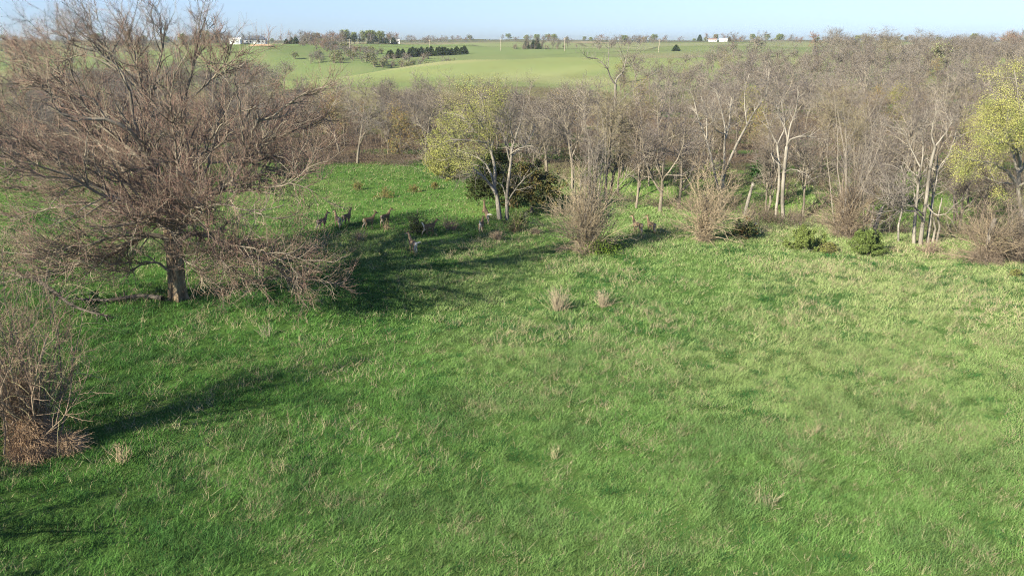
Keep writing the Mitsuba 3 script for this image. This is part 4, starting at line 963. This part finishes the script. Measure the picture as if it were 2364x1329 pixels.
row('green_grove_tree', 'tree', 'tree in the green part of the far skyline grove', 'green trees of the far grove', -176, 850, -142, 905, 11, ['far_kind_2', 'far_kind_2', 'far_kind_0'], (1.0, 1.3), (2, 5), 1.2)
row('dark_grove_tree', 'tree', 'tree in the dark skyline grove right of the green trees', 'bare trees of the dark skyline grove', -162, 960, -134, 960, 14, ['far_kind_0', 'far_kind_5', 'cedar_kind_0'], (1.0, 1.35), (2, 8), 1.2)
row('house_grove_tree', 'tree', 'tree in the grove right of the dark roofed house', 'trees right of the far house', -200, 735, -170, 705, 14, ['far_kind_0', 'far_kind_1', 'cedar_kind_1'], (.75, 1.05), (2, 6), 1.1)
row('yard_tree', 'tree', 'tree behind and left of the dark roofed house', 'trees left of the far house', -262, 655, -212, 640, 16, ['far_kind_0', 'far_kind_5', 'far_kind_2', 'cedar_kind_0'], (.7, 1.1), (3, 8), 1.1)
row('scrub_tree', 'small tree', 'leafless scrub tree on the field side below the skyline grove', 'scrub on the left hill side', -176, 700, -98, 600, 44, ['far_kind_3', 'far_kind_3', 'far_kind_1', 'far_kind_4'], (.55, 1.0), (5, 9), 1.2)
row('hollow_tree', 'small tree', 'small tree in the hollow between the far fields', 'trees of the far hollow', -132, 540, -44, 512, 46, ['far_kind_3', 'far_kind_4', 'far_kind_4', 'far_kind_1'], (.5, .95), (6, 9), 1.2)
row('scrub_tree', 'small tree', 'scrub tree on the brow between the two far left fields', 'scrub on the far left brow', -150, 640, -95, 545, 40, ['far_kind_3', 'far_kind_3', 'far_kind_5', 'far_kind_1'], (.5, .85), (4, 7), 1.35)
row('hollow_tree', 'small tree', 'small tree in the hollow between the far fields', 'trees of the far hollow', -100, 560, -50, 555, 9, ['far_kind_3', 'far_kind_3'], (.7, 1.0), (3, 5), 1.3)
row('field_tree', 'small tree', 'olive bare tree alone before the right end of the cedar hedge', None, -37, 512, -37, 512, 1, ['far_kind_4'], (1.0, 1.01), (.1, .1), 1.3)
row('field_shrub', 'shrub', 'dark round cedar alone on the far field right of the last pole', None, 133, 668, 133, 668, 1, ['cedar_kind_1'], (.9, .91), (.1, .1), 1.5)
row('field_shrub', 'shrub', 'small dark speck of a shrub on the yellow green slope', None, -9.5, 480, -9.5, 480, 1, ['cedar_kind_1'], (.3, .31), (.1, .1), 1.5)
row('slope_tree', 'tree', 'bare tree on the slope left of the far yellow green field', 'trees of the left slope', -230, 420, -85, 300, 40, ['far_kind_3', 'far_kind_1', 'far_kind_0', 'far_kind_4'], (.55, .9), (14, 26), 1.15)
row('slope_tree', 'tree', 'bare tree on the slope left of the far yellow green field', 'trees of the left slope', -420, 640, -250, 560, 34, ['far_kind_3', 'far_kind_1', 'far_kind_5'], (.6, 1.0), (14, 30), 1.2)
row('rise_tree', 'tree', 'leafless tree in the brown woods behind the tall dead tree', 'trees of the far brown woods', 62, 700, 165, 1000, 30, ['far_kind_3', 'far_kind_0', 'far_kind_1'], (.6, .95), (10, 25), 1.2)
for lab, x, y, kd, s in (('round reddish brown tree on the right skyline', 157, 425, 'far_kind_5', 1.12), ('pale grey tree on the skyline over the brown fallow field', 115, 395, 'far_kind_1', 1.42), ('paler feathery tree left of the skyline tree over the fallow field', 108, 400, 'far_kind_0', 1.15),
                         ('greenish round tree, left of the two small green skyline trees', 172, 430, 'far_kind_6', .85), ('greenish round tree, right of the two small green skyline trees', 184, 425, 'far_kind_6', .9), ('grey round tree right of the green skyline trees', 194, 420, 'far_kind_1', 1.0),
                         ('tall feathery bare tree highest on the right skyline', 142, 296, 'far_kind_1', 1.35), ('tall green tinged tree highest on the right skyline', 152, 300, 'far_kind_6', 1.25), ('bare tree right of the tall green tinged skyline tree', 160, 302, 'far_kind_0', 1.2), ('bare tree on the skyline at the right edge', 205, 335, 'far_kind_5', 1.35)):
    k = thing('skyline_tree', lab, 'tree')
    stand(k, kd, x, y, s, rng.uniform(0, 360), .6, 1.1)
# the far-off tree lines on the horizon: one soft mass
n_far = 0
for i in range(420):
    x = rng.uniform(-900, 1000); y = rng.uniform(1000, 1700)
    if -60 < x + .03 * (y - 1300) < -25 or (rng.random() > .35 and nnoise([x / 90, y / 200, 0], 4) < .42):
        continue
    n_far += 1
    stand(f'horizon_woods__{n_far:03d}', f'far_kind_{rng.choice([0, 1, 2, 3, 5])}', x, y, rng.uniform(.6, 1.15), rng.uniform(0, 360), .5, 1.6)
tag('horizon_woods', 'thin far off tree lines along the horizon', 'woods', kind='stuff')

def mat(name, c, rough=.6):
    scene[name] = {'type': 'twosided', 'bsdf': {'type': 'principled', 'base_color': {'type': 'rgb', 'value': list(map(float, c))}, 'roughness': rough, 'specular': .3}}
mat('white_paint', (.75, .75, .73)); mat('dark_roof', (.10, .12, .155), .5); mat('grey_siding', (.33, .36, .40)); mat('red_roof', (.22, .14, .115)); mat('window_glass', (.03, .04, .05), .15); mat('weathered_pole', (.40, .34, .27), .8); mat('bare_earth', (.36, .25, .16), .9)

def box(x0, x1, y0, y1, z0, z1):
    return trimesh.creation.box(bounds=[[x0, y0, z0], [x1, y1, z1]])
def gable(x0, x1, y0, y1, z, rise, over=.4):
    x0, x1, y0, y1 = x0 - over, x1 + over, y0 - over, y1 + over
    ym = (y0 + y1) / 2
    v = np.array([[x0, y0, z], [x1, y0, z], [x1, y1, z], [x0, y1, z], [x0, ym, z + rise], [x1, ym, z + rise]], float)
    f = [[0, 1, 5], [0, 5, 4], [2, 3, 4], [2, 4, 5], [0, 4, 3], [1, 2, 5], [0, 3, 2], [0, 2, 1]]
    return trimesh.Trimesh(v, f, process=False)
def hip(x0, x1, y0, y1, z, rise, over=.5):
    m = gable(x0, x1, y0, y1, z, rise, over)
    v = np.array(m.vertices); v[4, 0] += (y1 - y0) * .45; v[5, 0] -= (y1 - y0) * .45
    return trimesh.Trimesh(v, m.faces, process=False)
def building(name, label, cat, x, y, rot, w, d, h, rise, wall, roof, windows, door, hipped=False):
    k = thing(name, label, cat)
    z = float(H(x, y)) - .1
    m = T().translate([x, y, z]).rotate([0, 0, 1], rot)
    put(k + '__wall', box(-w / 2, w / 2, -d / 2, d / 2, -1.2, h), wall, to_world=m)
    put(k + '__roof', (hip if hipped else gable)(-w / 2, w / 2, -d / 2, d / 2, h + .003, rise), roof, to_world=m)
    for i, (a, b, c, e) in enumerate(windows):
        put(f'{k}__window' + (f'_{i:03d}' if i else ''), box(a, b, -d / 2 - .06, -d / 2 + .05, c, e), 'window_glass', to_world=m)
    if door:
        put(f'{k}__door', box(door[0], door[1], -d / 2 - .05, -d / 2 + .05, 0, door[2]), 'grey_siding' if wall == 'white_paint' else 'white_paint', to_world=m)
    return k
building('shed', 'white shed left of the dark roofed house on the far left hill', 'shed', -197.5, 590, 6, 7.5, 6, 3.2, 1.0, 'white_paint', 'white_paint', [(-2.6, -1.6, 1.2, 2.1)], (1.0, 3.0, 2.4))
building('house', 'low dark roofed house on the far left hill', 'house', -187, 602, 8, 15, 9, 3.0, 2.8, 'grey_siding', 'dark_roof', [(-6, -4.6, 1, 2.2), (-3.4, -2.0, 1, 2.2), (2.2, 4.2, .7, 2.3), (5, 6.4, 1, 2.2)], (-.6, .5, 2.1), True)
building('shed', 'pale machine shed on the skyline right of the dark grove', 'shed', -143, 1008, 8, 12, 8, 3.2, 1.3, 'white_paint', 'white_paint', [(-5, -3.6, 1.4, 2.4)], (2, 5, 3.0))
building('farmhouse', 'white farmhouse with reddish roof on the far right horizon', 'house', 295, 1215, -6, 11, 8, 3.0, 2.0, 'white_paint', 'red_roof', [(-4.6, -3.4, 1, 2.1), (-2, -.8, 1, 2.1), (3, 4.2, 1, 2.1)], (.6, 1.6, 2.1))
building('barn', 'long white barn right of the far farmhouse on the horizon', 'barn', 310, 1212, -6, 11, 7, 2.8, 1.6, 'white_paint', 'white_paint', [(-4, -3, 1.2, 2.0)], (1, 4, 2.4))
row('farm_tree', 'tree', 'tree behind the far white farmhouse', 'trees of the far farm', 278, 1235, 330, 1235, 5, ['cedar_kind_0', 'far_kind_5'], (1.0, 1.4), (3, 3), 1.2)
k = thing('earth_bank', 'bare brown earth bank below the dark roofed house', 'bank')
m = Mesh()
b = trimesh.creation.icosphere(3); v = np.array(b.vertices) * [9, 3.4, 1.0]; v += (nfbm(v / 1.6, 2, 6)[:, None] - .5) * .8
put(k, trimesh.Trimesh(v, b.faces, process=False), 'bare_earth', smooth=True, to_world=T().translate([-176, 580, float(H(-176, 580)) + .1]).rotate([0, 0, 1], 12))

for i, (x, y, h, lab) in enumerate(((-119, 604, 9.5, 'first utility pole from the left, in the far hollow scrub'), (-63, 631, 10, 'utility pole rising out of the cedar hedge'), (-9.5, 669, 9, 'pale utility pole alone on the bright green rise'),
                                    (41.7, 655, 10.5, 'utility pole at the right end of the brown hedge'), (112.7, 632, 9.5, 'utility pole farthest right, on the brown field edge'))):
    k = thing('utility_pole', lab, 'utility pole', 'utility poles across the far fields')
    z = float(H(x, y))
    m = T().translate([x, y, z])
    wd = Mesh(); wd.tubes(np.array([[[0, 0, -1], [0, 0, h * .5], [.03, 0, h]]]), np.array([[.2, .17, .13]]), 8, np.array([.4, .34, .27]))
    put(k + '__post', wd.get()[0], 'weathered_pole', smooth=True, to_world=m)
    put(k + '__crossarm', box(-1.2, 1.2, -.21, -.09, h - .75, h - .6), 'weathered_pole', to_world=m)

# ---------------------------------------------------------------- the air: far things fade
scene['air'] = {'type': 'homogeneous', 'albedo': .95, 'sigma_t': 1.7e-4, 'phase': {'type': 'hg', 'g': .6}}
scene['haze'] = {'type': 'cube', 'to_world': T().translate([0, 2150, 11]).scale([4800, 2600, 24]), 'bsdf': {'type': 'null'}, 'interior': {'type': 'ref', 'id': 'air'}}
scene['camera']['medium'] = {'type': 'ref', 'id': 'air'}
tag('haze', 'thin pale spring haze over the far fields', 'haze', kind='stuff')

# ---------------------------------------------------------------- grass
GRASS = np.array([[.080, .195, .043], [.055, .150, .042], [.235, .295, .125], [.35, .31, .20]])
def grass():
    rng = np.random.default_rng(5)
    V, F, C, at = [], [], [], 0
    def blades(n, y0, y1, w, hh, lean, tris=1):
        nonlocal at
        y = np.sqrt(rng.uniform(y0 ** 2, y1 ** 2, n)) if y0 > 0 else rng.uniform(y0, y1, n)
        x = rng.uniform(-1, 1, n) * (.70 * y + 4)
        q = np.stack([x, y, 0 * x], -1)
        clump = nfbm(q / .55, 2, 21); patch = nfbm(q / 2.6, 2, 22); broad = nfbm(q / 11.0, 2, 23); dry = nfbm(q / 1.7, 3, 24)
        creek = ss(-2, 8, y - np.maximum(90 - .55 * (x - 6), 62)) * (x > 6)
        keep = (rng.random(n) < (.35 + 1.1 * clump) * (1 - .6 * creek)) & (y < np.interp(x, [-60, 0, 8, 40, 80], [112, 108, 101, 98, 96]) + 3 * rng.normal(size=n))
        tall = ss(.3, .72, clump) * 1.5 * (.55 + .9 * patch)
        h = hh * (.75 + tall) * rng.uniform(.6, 1.25, n)
        # colour: fresh green, blue-green tussocks, yellow-green, straw
        base, blue, yel, straw = GRASS
        c = base + (blue - base) * ss(.5, .72, patch)[:, None] * .8
        c = c + (yel - c) * np.clip(ss(.42, .66, broad) * (.15 + .25 * ss(24, 46, y)) + .2 * rng.random(n) ** 2 + .75 * ss(-14, 26, x) * (.42 + .58 * ss(22, 46, y)), 0, 1)[:, None]
        c = c * (1 - .28 * ss(64, 80, y) * (1 - ss(4, 20, x)))[:, None]  # far blades darkened in colour for the self-shadow they lack
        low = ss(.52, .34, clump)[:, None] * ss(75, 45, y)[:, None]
        c = c * (1.08 - .3 * low) + (np.array([.13, .12, .05]) - c) * low * .25  # gaps between clumps: shade painted into the colour, plus some tan thatch
        c = c * (.80 + .20 * ss(-26, 6, x))[:, None]  # darker toward the left: sun-angle shading put into the blade colour
        pdry = .03 + .20 * ss(.58, .76, dry) + .10 * ss(10, 45, x) + .06 * ss(45, 75, y)
        isdry = rng.random(n) < pdry
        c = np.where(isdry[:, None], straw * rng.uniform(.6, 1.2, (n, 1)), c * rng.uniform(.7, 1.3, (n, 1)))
        x, y, h, c, clump = x[keep], y[keep], h[keep], c[keep], clump[keep]
        m = len(x)
        z = H(x, y) - .02
        a = rng.uniform(0, 2 * np.pi, m)
        ww = w * rng.uniform(.6, 1.4, m)
        dx, dy = np.cos(a) * ww / 2, np.sin(a) * ww / 2
        ln = rng.normal(0, lean, (m, 2)) * h[:, None] + [.06, .02]
        p0 = np.stack([x - dx, y - dy, z], 1); p1 = np.stack([x + dx, y + dy, z], 1)
        tip = np.stack([x + ln[:, 0], y + ln[:, 1], z + h], 1)
        o = np.arange(m) * 3 + at
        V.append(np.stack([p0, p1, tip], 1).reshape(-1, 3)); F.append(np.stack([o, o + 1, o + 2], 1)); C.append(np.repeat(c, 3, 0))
        at += 3 * m
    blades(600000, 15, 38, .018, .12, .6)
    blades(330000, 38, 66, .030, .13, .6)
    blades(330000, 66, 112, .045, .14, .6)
    def tufts(n, m, y0, y1, w, h0, r0):
        nonlocal at
        y = np.sqrt(rng.uniform(y0 ** 2, y1 ** 2, n)); x = rng.uniform(-1, 1, n) * (.70 * y + 4)
        q = np.stack([x, y, 0 * x], -1)
        patch, broad, dry = nfbm(q / 2.6, 2, 22), nfbm(q / 11.0, 2, 23), nfbm(q / 1.7, 3, 24)
        keep = (y < np.interp(x, [-60, 0, 8, 40, 80], [110, 106, 99, 96, 94])) & (rng.random(n) < .45 + 1.0 * ss(.32, .66, patch))
        x, y, patch, broad, dry = (v[keep] for v in (x, y, patch, broad, dry))
        n = len(x)
        size = rng.gamma(6.0, 1 / 6.0, n) * (.6 + .9 * ss(.3, .7, patch))
        base, blue, yel, straw = GRASS
        c = base * .92 + (blue - base) * (ss(.45, .7, patch) * rng.random(n))[:, None]
        c = c + (yel - c) * np.clip(ss(.42, .66, broad) * (.15 + .25 * ss(24, 46, y)) + (.65 * ss(-14, 26, x) * (.42 + .58 * ss(22, 46, y))) + .2 * rng.random(n), 0, 1)[:, None]
        c = c * (.80 + .20 * ss(-26, 6, x))[:, None]  # same leftward shading put into the tuft colour
        isdry = rng.random(n) < .02 + .16 * ss(.6, .74, dry) + .05 * ss(0, 30, x)
        c = np.where(isdry[:, None], straw * rng.uniform(.7, 1.1, (n, 1)), c * rng.choice([.42, .7, 1.0, 1.3], (n, 1), p=[.22, .26, .32, .2]))  # random tuft tones, the dark ones painted in for shadowed tuft sides
        x, y, size, c = (np.repeat(v, m, 0) for v in (x, y, size, c))
        k = len(x)
        a = rng.uniform(0, 2 * np.pi, k); u = np.sqrt(rng.random(k))
        ox, oy = np.cos(a), np.sin(a)
        bx, by = x + ox * u * r0 * .45 * size, y + oy * u * r0 * .45 * size
        h = h0 * size * (1.1 - .5 * u) * rng.uniform(.6, 1.2, k)
        out = r0 * size * u * rng.uniform(.5, 1.3, k) + .03
        b = rng.uniform(0, 2 * np.pi, k); ww = w * rng.uniform(.6, 1.4, k) / 2
        z = H(bx, by) - .02
        p0 = np.stack([bx - np.cos(b) * ww, by - np.sin(b) * ww, z], 1); p1 = np.stack([bx + np.cos(b) * ww, by + np.sin(b) * ww, z], 1)
        tip = np.stack([bx + ox * out + .05, by + oy * out + .02, z + h], 1)
        o = np.arange(k) * 3 + at
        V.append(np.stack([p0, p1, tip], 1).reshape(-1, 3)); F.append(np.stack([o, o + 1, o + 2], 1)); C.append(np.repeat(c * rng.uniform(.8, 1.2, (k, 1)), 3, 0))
        at += 3 * k
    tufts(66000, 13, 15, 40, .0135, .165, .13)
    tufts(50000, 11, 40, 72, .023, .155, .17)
    # darker, taller clumps of rank grass
    n = 3200
    y = np.sqrt(rng.uniform(15 ** 2, 58 ** 2, n)); x = rng.uniform(-1, 1, n) * (.70 * y + 4)
    keep = rng.random(n) < .25 + .9 * ss(.4, .65, nfbm(np.stack([x, y, 0 * x], -1) / 6, 2, 29))
    m = 80
    x, y = np.repeat(x[keep], m), np.repeat(y[keep], m)
    size = np.repeat(rng.gamma(5, .2, keep.sum()), m); tone = np.repeat(rng.uniform(.7, 1.15, (keep.sum(), 1)), m, 0)
    k = len(x); a = rng.uniform(0, 2 * np.pi, k); u = np.sqrt(rng.random(k)) * .42 * size
    bx, by = x + np.cos(a) * u * 1.3, y + np.sin(a) * u
    b = rng.uniform(0, 2 * np.pi, k); ww = .009 * (y / 25) ** .7; z = H(bx, by) - .02; h = (.30 - .25 * u) * rng.uniform(.6, 1.15, k) * np.sqrt(size)
    o = np.arange(k) * 3 + at
    V.append(np.stack([np.stack([bx - np.cos(b) * ww, by - np.sin(b) * ww, z], 1), np.stack([bx + np.cos(b) * ww, by + np.sin(b) * ww, z], 1),
                       np.stack([bx + np.cos(a) * u * .5 + rng.normal(.03, .06, k), by + np.sin(a) * u * .5 + rng.normal(0, .06, k), z + h], 1)], 1).reshape(-1, 3))
    F.append(np.stack([o, o + 1, o + 2], 1)); C.append(np.repeat(np.array([.033, .100, .030]) * tone * rng.uniform(.75, 1.25, (k, 1)), 3, 0)); at += 3 * k
    # dry stalks left standing from last year, thin and scattered
    n = 20000
    y = np.sqrt(rng.uniform(15 ** 2, 66 ** 2, n)); x = rng.uniform(-1, 1, n) * (.70 * y + 4)
    keep = rng.random(n) < .10 + 1.0 * ss(.52, .75, nfbm(np.stack([x, y, 0 * x], -1) / 3.5, 2, 25))
    x, y = np.repeat(x[keep], 5), np.repeat(y[keep], 5)
    k = len(x); x = x + rng.normal(0, .10, k); y = y + rng.normal(0, .08, k)
    b = rng.uniform(0, 2 * np.pi, k); ww = .008 * (y / 30) ** .8; z = H(x, y); h = rng.uniform(.18, .5, k)
    lean = rng.normal(0, .6, (k, 2)) * h[:, None]
    o = np.arange(k) * 3 + at
    V.append(np.stack([np.stack([x - np.cos(b) * ww, y - np.sin(b) * ww, z], 1), np.stack([x + np.cos(b) * ww, y + np.sin(b) * ww, z], 1), np.stack([x + lean[:, 0], y + lean[:, 1], z + h], 1)], 1).reshape(-1, 3))
    F.append(np.stack([o, o + 1, o + 2], 1)); C.append(np.repeat(np.array([.38, .33, .22]) * rng.uniform(.6, 1.2, (k, 1)), 3, 0)); at += 3 * k
    v, f, c = np.vstack(V), np.vstack(F), np.vstack(C)
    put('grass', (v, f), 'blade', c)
    tag('grass', 'short lush green grass with tussocks and straw all over the pasture', 'grass', kind='stuff')
    print('grass', len(f))
grass()
